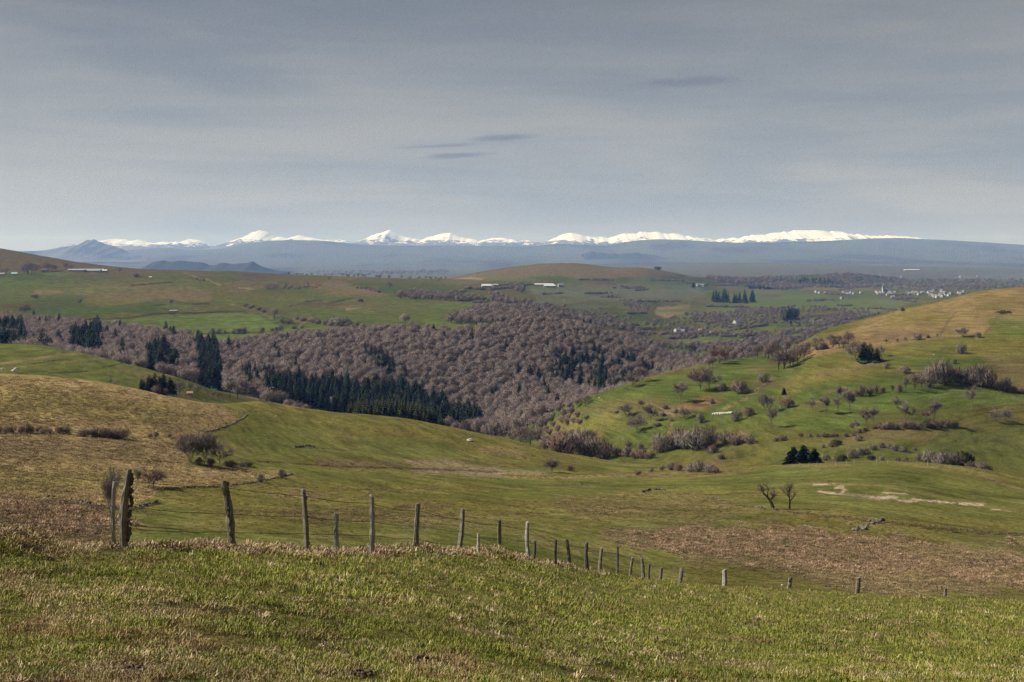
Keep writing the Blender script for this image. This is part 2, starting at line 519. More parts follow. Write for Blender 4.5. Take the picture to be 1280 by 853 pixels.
def z_at(x, Y):
    """ground height at photograph column x and depth Y"""
    c, t = col_of(x)
    a = np.interp(Y, TY[:, c], TZ[:, c])
    b = np.interp(Y, TY[:, c + 1], TZ[:, c + 1])
    return a * (1 - t) + b * t


def gpoint(x, Y):
    return Vector(((x - 640) / F * Y, Y, z_at(x, Y)))


def gz(X, Y):
    return z_at(640 + F * X / Y, Y)


def at(x, y, ymin=0.0):
    """where the ray through a photograph pixel first meets the ground beyond depth ymin"""
    c, t = col_of(x)
    c = c if t < 0.5 else c + 1
    P, Yv = TP[:, c], TY[:, c]
    run = 1e9
    for r in range(R0, NR):
        if Yv[r] < ymin:
            continue
        if P[r] <= y:
            if r > 0 and P[r - 1] > y and Yv[r - 1] >= ymin:
                f = (P[r - 1] - y) / (P[r - 1] - P[r])
                Y = Yv[r - 1] + f * (Yv[r] - Yv[r - 1])
            else:
                Y = Yv[r]
            return gpoint(x, Y)
    return gpoint(x, Yv[-2])


VIS = np.minimum.accumulate(np.where(np.arange(NR)[:, None] < R0, 1e9, GPY), axis=0)   # horizon line so far


def scatter_zone(Y0, Y1, X0, X1, s, seed):
    """jittered world grid -> arrays X, Y, Z, px, py, hidden(px above which the point is covered)"""
    r = np.random.default_rng(seed)
    gx, gy = np.meshgrid(np.arange(X0, X1, s), np.arange(Y0, Y1, s))
    gx = (gx + r.uniform(-.45, .45, gx.shape) * s).ravel()
    gy = (gy + r.uniform(-.45, .45, gy.shape) * s).ravel()
    px = 640 + F * gx / gy
    k = (px > -30) & (px < 1310)
    gx, gy, px = gx[k], gy[k], px[k]
    z = np.empty(len(gx))
    hid = np.empty(len(gx))
    ci = np.clip(np.round((px - PX_IN[0]) / 1.55).astype(int), 0, len(PX_IN) - 1)
    for c in np.unique(ci):
        m = ci == c
        z[m] = np.interp(gy[m], TY[:, c], TZ[:, c])
        ridx = np.searchsorted(TY[:, c], gy[m]) - 1
        hid[m] = VIS[np.maximum(ridx - 1, 0), J0 + c]
    return gx, gy, z, px, EYE - F * z / gy, hid


def inside(px, py, poly):
    p = np.array(poly, float)
    res = np.zeros(px.shape, bool)
    j = len(p) - 1
    for i in range(len(p)):
        xi, yi, xj, yj = p[i, 0], p[i, 1], p[j, 0], p[j, 1]
        cond = ((yi > py) != (yj > py)) & (px < (xj - xi) * (py - yi) / (yj - yi + 1e-12) + xi)
        res ^= cond
        j = i
    return res


def seg_dist(px, py, line, closed):
    p = np.array(line, float)
    best = np.full(px.shape, 1e9)
    n = len(p)
    for i in range(n if closed else n - 1):
        a, b = p[i], p[(i + 1) % n]
        d = b - a
        t = np.clip(((px - a[0]) * d[0] + (py - a[1]) * d[1]) / (d @ d + 1e-9), 0, 1)
        # rows are foreshortened: weigh vertical distance more
        best = np.minimum(best, np.hypot(px - a[0] - t * d[0], 1.6 * (py - a[1] - t * d[1])))
    return best
# ------------------------------------------------------------------ ground colours (what grows or lies there, with some painted shade)
def s2l(r, g, b):
    return np.array([((c / 255.0) / 12.92 if c <= 10 else ((c / 255.0 + 0.055) / 1.055) ** 2.4) for c in (r, g, b)])


GREEN = np.array((.100, .113, .030))
LUSH = np.array((.095, .124, .028))
OLIVE = np.array((.148, .128, .036))
STRAW = np.array((.215, .158, .075))
PALE = np.array((.34, .26, .16))
BRACK = np.array((.165, .120, .066))
RUST = np.array((.19, .12, .06))
EARTH = np.array((.10, .065, .04))
ORANGE = np.array((.19, .138, .062))
WHITE = np.array((.46, .39, .28))
LEAFLIT = np.array((.11, .08, .065))
FARG = np.array((.105, .113, .066))
FARB = np.array((.105, .10, .062))
WOODB = np.array((.06, .045, .042))

ALB = np.zeros((NR, NC, 3))
KG = GK[:, None] + np.zeros((1, NC))
n1 = fbm(GX / 30, GY / 45, 41, 4)
n2 = fbm(GX / 6, GY / 9, 43, 3)
nf = fbm(GX / 260, GY / 420, 45, 4)
nff = fbm(GX / 1500, GY / 2600, 47, 4)


def mixa(a, b, t):
    return a + (b - a) * np.clip(t, 0, 1)[..., None]


base = mixa(np.broadcast_to(OLIVE, ALB.shape), np.broadcast_to(GREEN, ALB.shape), 0.5 + 0.9 * n1)
base = mixa(base, np.broadcast_to(STRAW, ALB.shape), 0.12 + 0.5 * n2 * (n1 + .5))
ALB[:] = base
# beyond the near ridge
m = sstep(KI['K10'] - .2, KI['K10'] + .2, KG)
spur = mixa(np.broadcast_to(LUSH, ALB.shape), np.broadcast_to(OLIVE, ALB.shape), 0.38 + 0.9 * fbm(GX / 45, GY / 60, 51, 4))
spur = mixa(spur, np.broadcast_to(STRAW * .8, ALB.shape), .75 * sstep(.1, .45, fbm(GX / 22, GY / 30, 57, 4)))
ALB = mixa(ALB, spur * .80, m)
m = sstep(KI['K16'], KI['K17'], KG)
pl = mixa(np.broadcast_to(LUSH * .95, ALB.shape), np.broadcast_to(OLIVE, ALB.shape), 0.42 + 1.3 * fbm(GX / 130, GY / 200, 53, 4))
pl = mixa(pl, np.broadcast_to(STRAW * .75, ALB.shape), 0.05 + 0.9 * (fbm(GX / 180, GY / 260, 55, 3) - .15))
ALB = mixa(ALB, pl * .70, m)
m = sstep(KI['K22'] + .1, KI['K23'], KG)
fl = mixa(np.broadcast_to(FARG, ALB.shape), np.broadcast_to(FARB, ALB.shape), 0.45 + 1.4 * nff)
fl = mixa(fl, np.broadcast_to(WOODB * .9, ALB.shape), .75 * sstep(.15, .4, fbm(GX / 800, GY / 1500, 61, 4)))
ALB = mixa(ALB, fl, m)

rf0 = random.Random(57)


def patch(poly, col, soft=3, st=1.0, rng=(0, 1e9), rough=3.0, seed=0):
    """colour a region of ground given by its outline"""
    p = np.array(poly, float)
    mg = soft * 2 + rough * 2 + 4
    sel = (GPX > p[:, 0].min() - mg) & (GPX < p[:, 0].max() + mg) & (GPY > p[:, 1].min() - mg) & (GPY < p[:, 1].max() + mg) & (GY >= rng[0]) & (GY <= rng[1])
    if not sel.any():
        return
    x, y = GPX[sel], GPY[sel]
    X, Y = GX[sel], GY[sel]
    sc = Y * 0.02 + 0.5
    L_ = np.median(sc)
    nx = fbm(X / (L_ * 0.9), Y / (L_ * 3.5), 71 + seed, 4)
    sdv = seg_dist(x, y, poly, True) * np.where(inside(x, y, poly), 1, -1) + nx * rough * 2
    t = sstep(-soft, soft, sdv) * st
    ALB[sel] = ALB[sel] + (np.asarray(col) - ALB[sel]) * t[:, None]


def strip(line, col, w=2.0, st=1.0, rng=(0, 1e9), rough=0.8, seed=0):
    """colour a band of ground along a line (track, bank, ditch, painted shade)"""
    p = np.array(line, float)
    mg = w * 2 + rough * 2 + 3
    sel = (GPX > p[:, 0].min() - mg) & (GPX < p[:, 0].max() + mg) & (GPY > p[:, 1].min() - mg) & (GPY < p[:, 1].max() + mg) & (GY >= rng[0]) & (GY <= rng[1])
    if not sel.any():
        return
    x, y = GPX[sel], GPY[sel]
    L_ = np.median(GY[sel]) * 0.006 + .1
    nx = fbm(GX[sel] / L_, GY[sel] / (L_ * 3), 81 + seed, 3)
    dd = seg_dist(x, y, line, False) + nx * rough * 2
    t = (1 - sstep(w * .5, w * 1.3, dd)) * st
    ALB[sel] = ALB[sel] + (np.asarray(col) - ALB[sel]) * t[:, None]


R_NEAR = (75, 470)
HILL = [(-80, 462), (0, 466), (120, 476), (200, 490), (262, 503), (305, 518), (300, 524), (262, 538), (238, 552), (232, 585), (300, 585), (362, 592), (330, 600), (280, 606), (200, 612), (190, 622), (165, 632), (130, 634), (60, 628), (-80, 640)]
patch(HILL, STRAW * 1.38, 3, .95, R_NEAR, 1.5)
patch([(-80, 490), (60, 488), (180, 505), (240, 520), (180, 530), (60, 520), (-80, 522)], OLIVE, 10, .45, R_NEAR, 8, 3)
patch([(-80, 545), (30, 547), (150, 552), (230, 560), (235, 580), (120, 575), (-80, 585)], BRACK * 1.15, 8, .6, R_NEAR, 8, 4)
patch([(-80, 585), (120, 590), (180, 600), (120, 612), (-80, 612)], OLIVE, 8, .5, R_NEAR, 6, 5)
patch([(-80, 625), (60, 628), (125, 636), (150, 650), (145, 700), (-80, 700)], EARTH * 1.5, 5, .75, R_NEAR, 8, 6)
patch([(-80, 655), (50, 655), (90, 668), (40, 676), (-80, 676)], OLIVE, 5, .6, R_NEAR, 4, 7)
patch([(-80, 592), (100, 612), (150, 622), (100, 630), (-80, 626)], STRAW * .85, 6, .5, R_NEAR, 5, 8)
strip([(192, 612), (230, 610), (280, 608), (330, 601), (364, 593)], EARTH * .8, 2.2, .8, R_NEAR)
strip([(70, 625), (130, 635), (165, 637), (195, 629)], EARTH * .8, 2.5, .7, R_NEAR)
strip([(262, 539), (285, 533), (306, 520)], EARTH, 2, .6, R_NEAR)
strip([(165, 650), (200, 656), (240, 664)], GREEN * .8, 6, .5, R_NEAR, 3)  # cast shadow of the slender tree, painted as a darker green band
# hollow pasture
patch([(200, 615), (370, 598), (640, 603), (760, 612), (640, 640), (400, 660), (260, 660)], OLIVE * .95, 16, .6, R_NEAR, 10, 9)
patch([(640, 600), (820, 598), (1000, 590), (1010, 604), (860, 612), (700, 622), (560, 622)], GREEN * 1.05, 8, .7, R_NEAR, 6, 10)
patch([(340, 628), (560, 640), (640, 655), (520, 662), (360, 652)], BRACK, 10, .38, R_NEAR, 9, 11)
patch([(690, 620), (860, 615), (960, 635), (860, 650), (720, 650)], STRAW * .8, 10, .5, R_NEAR, 8, 12)
patch([(730, 655), (900, 650), (960, 655), (880, 672), (760, 668)], GREEN, 8, .4, R_NEAR, 6, 13)
patch([(760, 665), (880, 656), (980, 655), (1075, 668), (1180, 674), (1350, 668), (1350, 740), (1100, 745), (1000, 722), (900, 706), (800, 695)], BRACK * 1.2, 14, .85, R_NEAR, 16, 14)
patch([(1060, 700), (1180, 706), (1350, 712), (1350, 735), (1150, 720)], STRAW * .9, 6, .6, R_NEAR, 7, 15)
patch([(1180, 668), (1350, 664), (1350, 690), (1220, 690)], GREEN, 6, .5, R_NEAR, 6, 16)
patch([(850, 706), (990, 722), (1090, 748), (860, 735)], OLIVE * .8, 8, .6, R_NEAR, 6, 17)
patch([(1000, 592), (1150, 586), (1290, 612), (1290, 650), (1100, 645), (1000, 625)], GREEN, 10, .55, R_NEAR, 6, 18)
strip([(985, 640), (1080, 650), (1200, 664), (1300, 670)], EARTH, 3, .6, R_NEAR)
strip([(900, 628), (985, 640)], BRACK, 3, .5, R_NEAR)
strip([(1230, 596), (1300, 622)], STRAW, 4, .5, R_NEAR)
# pale dried-out streak on the right-hand rise
for ln, w in (([(1017, 606), (1042, 605)], 1.3), ([(1024, 614), (1040, 617), (1060, 618)], 1.8), ([(1046, 610), (1052, 608), (1056, 613), (1050, 618), (1080, 620)], 2.3), ([(1075, 620), (1100, 623), (1120, 622)], 3.0), ([(1105, 616), (1135, 618)], .9), ([(1125, 626), (1145, 627)], 2.0), ([(1140, 624), (1165, 627), (1200, 629)], 1.5), ([(1200, 630), (1230, 631)], 2.0), ([(1240, 637), (1262, 639)], .8)):
    strip(ln, WHITE * 1.1, w * 1.05, .95, R_NEAR, 1.1, int(ln[0][0]))
    strip(ln, STRAW, w * 2.2, .4, R_NEAR, 3, int(ln[0][0]) + 3)
for ln in ([(170, 640), (260, 636), (400, 643), (560, 646), (700, 640), (860, 632)], [(320, 606), (450, 612), (600, 610), (760, 604)], [(330, 528), (440, 545), (560, 566), (660, 585)], [(0, 512), (90, 505), (200, 516), (290, 520)], [(0, 573), (90, 570), (200, 577)], [(640, 625), (760, 634), (880, 640)], [(1000, 600), (1120, 606), (1290, 640)]):
    strip(ln, EARTH * 1.2, 1.1, .5, R_NEAR, 1.0, 7)
    strip([(a_, b_ + 3.5) for a_, b_ in ln], STRAW * .9, 1.6, .35, R_NEAR, 1.6, 8)
for i_ in range(70):      # wet rushy spots, bare scrapes and dry tufty spots on the near pasture
    px_, py_ = rf0.uniform(-20, 1300), rf0.uniform(500, 735)
    w_ = rf0.uniform(10, 45)
    h_ = w_ * rf0.uniform(.06, .16)
    patch([(px_ - w_, py_), (px_ - w_ * .2, py_ - h_), (px_ + w_, py_ - h_ * .2), (px_ + w_ * .3, py_ + h_)], rf0.choice([GREEN * .75, GREEN * 1.1, BRACK * .9, STRAW, EARTH * 1.4, OLIVE * .7]), 2.5, rf0.uniform(.3, .6), R_NEAR, 4, 300 + i_)
# near ridge, centre
patch([(285, 505), (420, 517), (560, 535), (640, 552), (760, 575), (700, 585), (560, 560), (420, 545), (300, 530)], OLIVE, 10, .65, R_NEAR, 7, 19)
patch([(300, 520), (380, 525), (430, 560), (360, 580), (310, 560)], GREEN, 10, .6, R_NEAR, 7, 20)
patch([(440, 540), (560, 552), (580, 575), (470, 570)], GREEN * .95, 8, .6, R_NEAR, 7, 21)
patch([(505, 577), (560, 575), (650, 588), (680, 593), (600, 596), (520, 588)], PALE * .75, 4, .75, R_NEAR, 5, 22)
patch([(590, 558), (650, 560), (680, 572), (610, 570)], STRAW, 5, .6, R_NEAR, 5, 23)
patch([(395, 575), (500, 578), (520, 586), (400, 584)], BRACK, 4, .6, R_NEAR, 4, 24)
strip([(640, 597), (700, 597), (795, 594)], STRAW * 1.15, 2.6, .8, R_NEAR)
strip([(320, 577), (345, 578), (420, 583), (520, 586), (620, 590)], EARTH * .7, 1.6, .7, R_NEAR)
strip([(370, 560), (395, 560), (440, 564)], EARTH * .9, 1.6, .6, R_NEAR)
patch([(650, 560), (720, 575), (760, 590), (680, 592)], OLIVE * .8, 6, .6, R_NEAR, 5, 25)
patch([(790, 585), (880, 588), (960, 586), (900, 596), (800, 597)], STRAW * .8, 5, .5, R_NEAR, 5, 26)
# green knoll on the left
R_KN = (460, 900)
patch([(-60, 428), (60, 430), (180, 458), (270, 488), (200, 492), (60, 478), (-60, 475)], GREEN * 1.05, 3, .9, R_KN, 2, 27)
strip([(0, 455), (60, 446), (130, 440)], STRAW * .9, 3, .8, R_KN)
strip([(0, 461), (60, 455), (130, 448)], STRAW * .8, 2.2, .6, R_KN)
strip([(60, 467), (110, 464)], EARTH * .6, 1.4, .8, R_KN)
patch([(145, 455), (220, 470), (210, 478), (140, 466)], STRAW * .8, 4, .5, R_KN, 3, 28)
strip([(270, 492), (310, 500)], EARTH, 3, .5, R_KN)
strip([(300, 488), (322, 500)], PALE * .6, 1.5, .7, (460, 1000))
patch([(296, 480), (318, 478), (325, 492), (312, 500), (300, 490)], RUST, 2, .85, (560, 1000), 2, 29)
# right-hand spur
R_SP = (430, 1100)
patch([(1000, 430), (1080, 402), (1180, 375), (1290, 352), (1400, 340), (1400, 410), (1290, 412), (1240, 416), (1180, 424), (1100, 432), (1010, 446), (980, 452)], ORANGE * 1.02, 4, .95, R_SP, 4, 30)
for i_, (px_, py_, w_, h_) in enumerate([(1120, 420, 40, 5), (1200, 408, 30, 4), (1080, 428, 30, 4), (1260, 380, 35, 5), (1160, 400, 25, 4), (1230, 372, 30, 3)]):
    patch([(px_ - w_, py_ + 2), (px_, py_ - h_), (px_ + w_, py_ - 2), (px_, py_ + h_)], OLIVE if i_ % 2 else EARTH * 1.3, 5, .55, R_SP, 6, 90 + i_)
patch([(1110, 395), (1150, 388), (1190, 400), (1150, 406), (1110, 402)], OLIVE, 5, .7, R_SP, 3, 31)
patch([(1230, 398), (1300, 400), (1300, 430), (1235, 418)], LUSH, 5, .7, R_SP, 4, 32)
strip([(1196, 390), (1185, 402), (1176, 418)], EARTH, 1.6, .55, R_SP)
strip([(1245, 402), (1232, 416)], EARTH, 2.0, .55, R_SP)
patch([(1100, 432), (1240, 418), (1300, 422), (1300, 442), (1200, 450), (1120, 446)], OLIVE * 1.05, 5, .7, R_SP, 6, 33)
patch([(1230, 440), (1300, 450), (1300, 490), (1250, 480), (1225, 462)], STRAW * .7, 7, .6, R_SP, 7, 34)
patch([(820, 474), (900, 460), (955, 452), (985, 462), (930, 470), (880, 490), (820, 500), (770, 500)], LUSH, 4, .8, R_SP, 3, 35)
patch([(925, 458), (960, 456), (975, 463), (940, 466)], RUST * .8, 3, .5, R_SP, 3, 36)
patch([(845, 508), (880, 494), (905, 500), (885, 508), (855, 515)], RUST * .9, 4, .8, R_SP, 3, 37)
patch([(720, 508), (780, 496), (830, 500), (840, 515), (780, 525), (720, 520)], STRAW * .65, 6, .45, R_SP, 7, 38)
patch([(650, 545), (700, 522), (760, 520), (830, 528), (760, 545), (690, 552)], OLIVE, 6, .6, R_SP, 6, 39)
strip([(905, 512), (930, 500), (950, 485), (967, 472)], STRAW * .8, 3.2, .8, R_SP, 2)
strip([(840, 525), (838, 540), (836, 552)], STRAW, 3.5, .6, R_SP, 2)
strip([(800, 500), (830, 512), (842, 520)], PALE * .65, 1.8, .6, R_SP, 1.5)
patch([(1000, 462), (1080, 445), (1090, 452), (1060, 470), (1010, 480), (985, 500), (970, 490)], OLIVE * 1.05, 6, .6, R_SP, 5, 40)
patch([(1020, 512), (1100, 498), (1200, 480), (1290, 497), (1290, 505), (1180, 512), (1050, 516)], LUSH, 4, .85, R_SP, 3, 41)
patch([(960, 522), (1075, 518), (1080, 536), (970, 540)], LUSH, 4, .7, R_SP, 3, 42)
strip([(1022, 470), (1035, 466), (1065, 462), (1090, 454), (1110, 450)], STRAW * .75, 2.6, .7, R_SP)
patch([(1100, 538), (1200, 538), (1215, 530), (1190, 552), (1100, 553), (1030, 558)], STRAW * .75, 5, .6, R_SP, 4, 43)
patch([(1180, 540), (1300, 536), (1300, 590), (1230, 580), (1150, 560)], GREEN * .92, 6, .7, R_SP, 3, 44)
patch([(960, 555), (1040, 560), (1090, 552), (1180, 552), (1200, 575), (960, 585)], GREEN * .9, 6, .7, R_SP, 3, 45)
strip([(960, 530), (1000, 542), (1060, 545), (1100, 532)], EARTH, 2.0, .5, R_SP)
strip([(1190, 513), (1230, 511), (1300, 505)], EARTH, 1.8, .6, R_SP)
# forest floor
R_FO = (830, 1420)
FOREST = [(-60, 395), (60, 405), (150, 413), (230, 424), (280, 437), (330, 428), (400, 420), (470, 416), (560, 418), (620, 414), (660, 404), (705, 405), (765, 421), (830, 448), (880, 452), (905, 462), (860, 500), (760, 560), (600, 600), (300, 520), (-60, 480)]
patch(FOREST, LEAFLIT, 3, 1, R_FO, 2, 46)
# fields of the left plateau
R_F = (1180, 3300)
patch([(40, 405), (190, 396), (310, 390), (345, 405), (360, 412), (280, 418), (180, 420), (100, 410)], LUSH * 1.08, 2.5, .95, R_F, 1.5, 47)
patch([(180, 418), (330, 415), (360, 412), (335, 422), (290, 434), (230, 426)], LUSH * 1.12, 2.5, .9, R_F, 1.5, 48)
patch([(-60, 352), (60, 350), (160, 352), (240, 350), (270, 360), (220, 366), (100, 370), (-60, 385)], GREEN * 1.0, 6, .6, R_F, 5, 49)
patch([(95, 365), (130, 356), (200, 358), (262, 366), (266, 377), (215, 380), (165, 378), (110, 378)], (BRACK * .5 + OLIVE * .4), 6, .8, R_F, 7, 50)
patch([(45, 363), (75, 361), (80, 367), (40, 369)], STRAW * .8, 2, .7, R_F, 3, 51)
patch([(-100, 300), (0, 310), (60, 321), (110, 330), (180, 337), (215, 340), (180, 343), (60, 341), (-100, 348)], BRACK * .72, 3, .85, (2000, 3400), 2, 52)
patch([(230, 339), (350, 343), (400, 350), (330, 352), (240, 346)], BRACK * .7, 3, .6, (2000, 3400), 3, 53)
patch([(385, 357), (420, 353), (470, 360), (482, 368), (440, 368), (385, 365)], (RUST * .6 + BRACK * .3), 3.5, .8, R_F, 4, 54)
patch([(275, 352), (345, 352), (350, 360), (290, 360)], BRACK * .85, 3, .6, R_F, 3, 55)
patch([(260, 375), (400, 368), (560, 374), (600, 388), (540, 404), (470, 404), (420, 396), (340, 392)], GREEN * 1.02, 6, .55, R_F, 5, 56)
patch([(540, 378), (600, 379), (590, 385), (540, 385)], LUSH * 1.1, 3, .7, R_F, 2, 57)
patch([(520, 398), (620, 405), (620, 409), (540, 409)], LUSH * 1.1, 2.5, .8, R_F, 2, 58)
patch([(350, 410), (400, 405), (420, 412), (390, 420), (350, 418)], LUSH * 1.1, 3, .6, R_F, 2, 59)
patch([(360, 395), (400, 398), (440, 403), (420, 410), (370, 404)], BRACK * .9, 3, .6, R_F, 3, 60)
patch([(430, 383), (450, 386), (432, 389)], PALE * .7, 1.5, .7, R_F, 2, 61)
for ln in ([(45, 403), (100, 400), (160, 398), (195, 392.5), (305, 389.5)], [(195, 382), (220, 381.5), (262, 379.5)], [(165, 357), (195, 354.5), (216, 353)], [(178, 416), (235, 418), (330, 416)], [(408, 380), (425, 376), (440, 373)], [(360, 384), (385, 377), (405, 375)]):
    strip(ln, EARTH * .4, 1.5, .9, R_F, .35)  # shadowed lines of the far walls, painted into the ground colour
for ln in ([(290, 381), (310, 384), (325, 390), (340, 398)], [(258, 349), (275, 357)], [(300, 360), (318, 362)], [(230, 341), (250, 348)]):
    strip(ln, PALE * .7, 1.1, .6, R_F, .8)
strip([(447, 359), (462, 361), (475, 364)], EARTH * .25, 2.2, .9, R_F, .8)
# central plateau
R_G = (2300, 4700)
patch([(555, 352), (600, 340), (650, 331), (700, 328), (760, 334), (815, 334), (850, 343), (840, 349), (760, 349), (680, 346), (600, 352)], BRACK * .78 + OLIVE * .15, 3, .75, R_G, 3, 62)
patch([(570, 349), (590, 347), (608, 348), (600, 350)], PALE * .8, 1.2, .7, R_G, 1, 63)
patch([(640, 360), (760, 352), (860, 356), (890, 366), (860, 376), (760, 378), (680, 370)], FARG * 1.15, 4, .8, R_G, 3, 64)
patch([(820, 385), (850, 382), (860, 390), (832, 398), (820, 392)], STRAW * 1.1, 2, .85, R_G, 2, 65)
patch([(848, 382), (862, 382), (860, 388), (850, 388)], ORANGE, 1.5, .8, R_G, 1.5, 66)
strip([(780, 356), (830, 361)], STRAW * .8, 1.5, .5, R_G)
strip([(815, 363), (890, 364.5)], PALE * .6, .8, .6, R_G)
patch([(855, 343), (880, 344), (885, 348), (860, 347)], STRAW * .8, 1.5, .7, (3000, 6000), 1, 67)
R_V = (1700, 5200)
patch([(895, 368), (1000, 366), (1060, 372), (1140, 376), (1120, 390), (1040, 388), (950, 384), (900, 378)], LUSH, 4, .8, R_V, 3, 68)
patch([(890, 388), (925, 388), (925, 394), (890, 395)], LUSH * 1.1, 2, .8, R_V, 2, 69)
patch([(928, 388), (960, 388), (955, 396), (930, 396)], LUSH * 1.1, 2, .8, R_V, 2, 70)
patch([(860, 392), (880, 392), (880, 400), (840, 402)], LUSH * 1.1, 2, .7, R_V, 2, 71)
patch([(925, 425), (960, 420), (985, 424), (950, 432), (920, 434)], LUSH * 1.1, 2, .8, R_V, 2, 80)
patch([(985, 408), (1020, 410), (1005, 420), (985, 420)], LUSH, 2, .7, R_V, 2, 81)
patch([(845, 420), (900, 421), (900, 430), (850, 432)], LUSH * 1.15, 3, .85, R_V, 2, 72)
patch([(770, 402), (830, 404), (820, 412), (775, 410)], LUSH * 1.1, 2, .8, R_V, 2, 73)
patch([(900, 412), (930, 410), (930, 424), (905, 426)], LUSH, 2, .7, R_V, 2, 74)
patch([(945, 407), (970, 408), (965, 413), (945, 413)], LUSH * 1.2, 2, .7, R_V, 2, 75)
patch([(1000, 400), (1035, 396), (1035, 406), (1005, 410)], LUSH * 1.1, 2, .7, R_V, 2, 76)
patch([(1000, 357), (1060, 358), (1060, 364), (1000, 363)], STRAW * .8, 1.5, .6, (4000, 7000), 1, 77)
rf = random.Random(31)
for i_ in range(150):     # small fields and rough patches of the far valley and plateau
    px_, py_ = rf.uniform(560, 1290), rf.uniform(345, 430)
    if rf.random() < .25:
        px_, py_ = rf.uniform(0, 640), rf.uniform(342, 400)
    w_ = rf.uniform(14, 46)
    h_ = w_ * rf.uniform(.05, .12)
    c_ = rf.choice([LUSH * 1.1, LUSH * .8, OLIVE * .9, BRACK * .7, FARG * 1.1, STRAW * .6, EARTH * .9])
    patch([(px_ - w_, py_ + h_ * .4), (px_ - w_ * .3, py_ - h_), (px_ + w_, py_ - h_ * .5), (px_ + w_ * .4, py_ + h_)], c_, 1.2, rf.uniform(.35, .75), (1500, 9000), 1.0, 100 + i_)
# far band
patch([(780, 335), (850, 329), (1010, 329), (1080, 332), (1010, 341), (860, 343)], FARG * 1.05, 2, .8, (8500, 11600), 1, 78)
patch([(1180, 345), (1290, 342), (1290, 352), (1200, 352)], FARG * 1.3, 2, .8, (5000, 9000), 1, 79)

ALB *= (1 + 0.18 * n2[..., None] * (GY < 2500)[..., None] + 0.16 * fbm(GX / 14, GY / 22, 91, 3)[..., None])
ALB *= np.where((GK > KI['K14'])[:, None], .74, np.where((GK > KI['K10'])[:, None], .75, .82))[..., None]
ALB = np.clip(ALB, 0.01, 0.8)
# how bushy / how dry the short grass is (used by the material's fine pattern)
m = new_mat('ground')
GMAT, nt, bs = m
bs.inputs['Roughness'].default_value = 1.0
bs.inputs['Specular IOR Level'].default_value = 0.0
geo = N(nt, 'ShaderNodeNewGeometry')
at_ = N(nt, 'ShaderNodeAttribute', attribute_name='albedo')
pos = geo.outputs['Position']
sepn = N(nt, 'ShaderNodeSeparateXYZ')
nt.links.new(pos, sepn.inputs[0])


def maprange(nt, v, a, b, c, d, smooth=True):
    n = N(nt, 'ShaderNodeMapRange')
    if smooth:
        n.interpolation_type = 'SMOOTHSTEP'
    n.inputs[1].default_value, n.inputs[2].default_value, n.inputs[3].default_value, n.inputs[4].default_value = a, b, c, d
    nt.links.new(v, n.inputs[0])
    return n.outputs[0]


far_f = maprange(nt, sepn.outputs[1], 60, 130, 0, 1)
vfar_f = maprange(nt, sepn.outputs[1], 500, 1300, 0, 1)
flat = scaled(nt, pos, (1, 1, 0.3))
nA = noise(nt, flat, 9.0, 5, 0.7)
nB = noise(nt, flat, 0.9, 6, 0.68)
nC = noise(nt, flat, 0.11, 6, 0.66)
nn = mixc(nt, far_f, nA, nB)
nn = mixc(nt, vfar_f, nn, nC)
rr = ramp(nt, [(0.28, 0.45), (0.5, 1.0), (0.72, 1.5)])
nt.links.new(nn, rr.inputs[0])
colr = mixc(nt, 1.0, at_.outputs['Color'], rr.outputs[0], 'MULTIPLY')
nD = noise(nt, flat, 0.33, 5, 0.7)
dr = ramp(nt, [(0.42, 0.0), (0.68, 1.0)])
nt.links.new(nD, dr.inputs[0])
colr = mixc(nt, mth(nt, 'MULTIPLY', dr.outputs[0], 0.30), colr, mixc(nt, 1.0, colr, (1.35, 1.12, 1.15), 'MULTIPLY'))
nE = noise(nt, scaled(nt, pos, (.05, .05, 1.5)), 1.0, 5, 0.65)
er = ramp(nt, [(0.33, 0.62), (0.5, 1.0), (0.66, 1.3)])
nt.links.new(nE, er.inputs[0])
colr = mixc(nt, mth(nt, 'MULTIPLY', far_f, mth(nt, 'SUBTRACT', 1.0, mth(nt, 'MULTIPLY', vfar_f, .8))), colr, mixc(nt, 1.0, colr, er.outputs[0], 'MULTIPLY'))
nt.links.new(colr, bs.inputs['Base Color'])
b1 = N(nt, 'ShaderNodeBump', inp={'Strength': 0.9, 'Distance': 0.05})
nt.links.new(nA, b1.inputs['Height'])
b2 = N(nt, 'ShaderNodeBump', inp={'Strength': 0.75})
nt.links.new(mth(nt, 'MULTIPLY', far_f, 0.5), b2.inputs['Distance'])
nt.links.new(mth(nt, 'ADD', nB, mth(nt, 'MULTIPLY', nE, .8)), b2.inputs['Height'])
nt.links.new(b1.outputs[0], b2.inputs['Normal'])
b3 = N(nt, 'ShaderNodeBump', inp={'Strength': 0.6})
nt.links.new(mth(nt, 'MULTIPLY', vfar_f, 4.0), b3.inputs['Distance'])
nt.links.new(nC, b3.inputs['Height'])
nt.links.new(b2.outputs[0], b3.inputs['Normal'])
nt.links.new(b3.outputs[0], bs.inputs['Normal'])


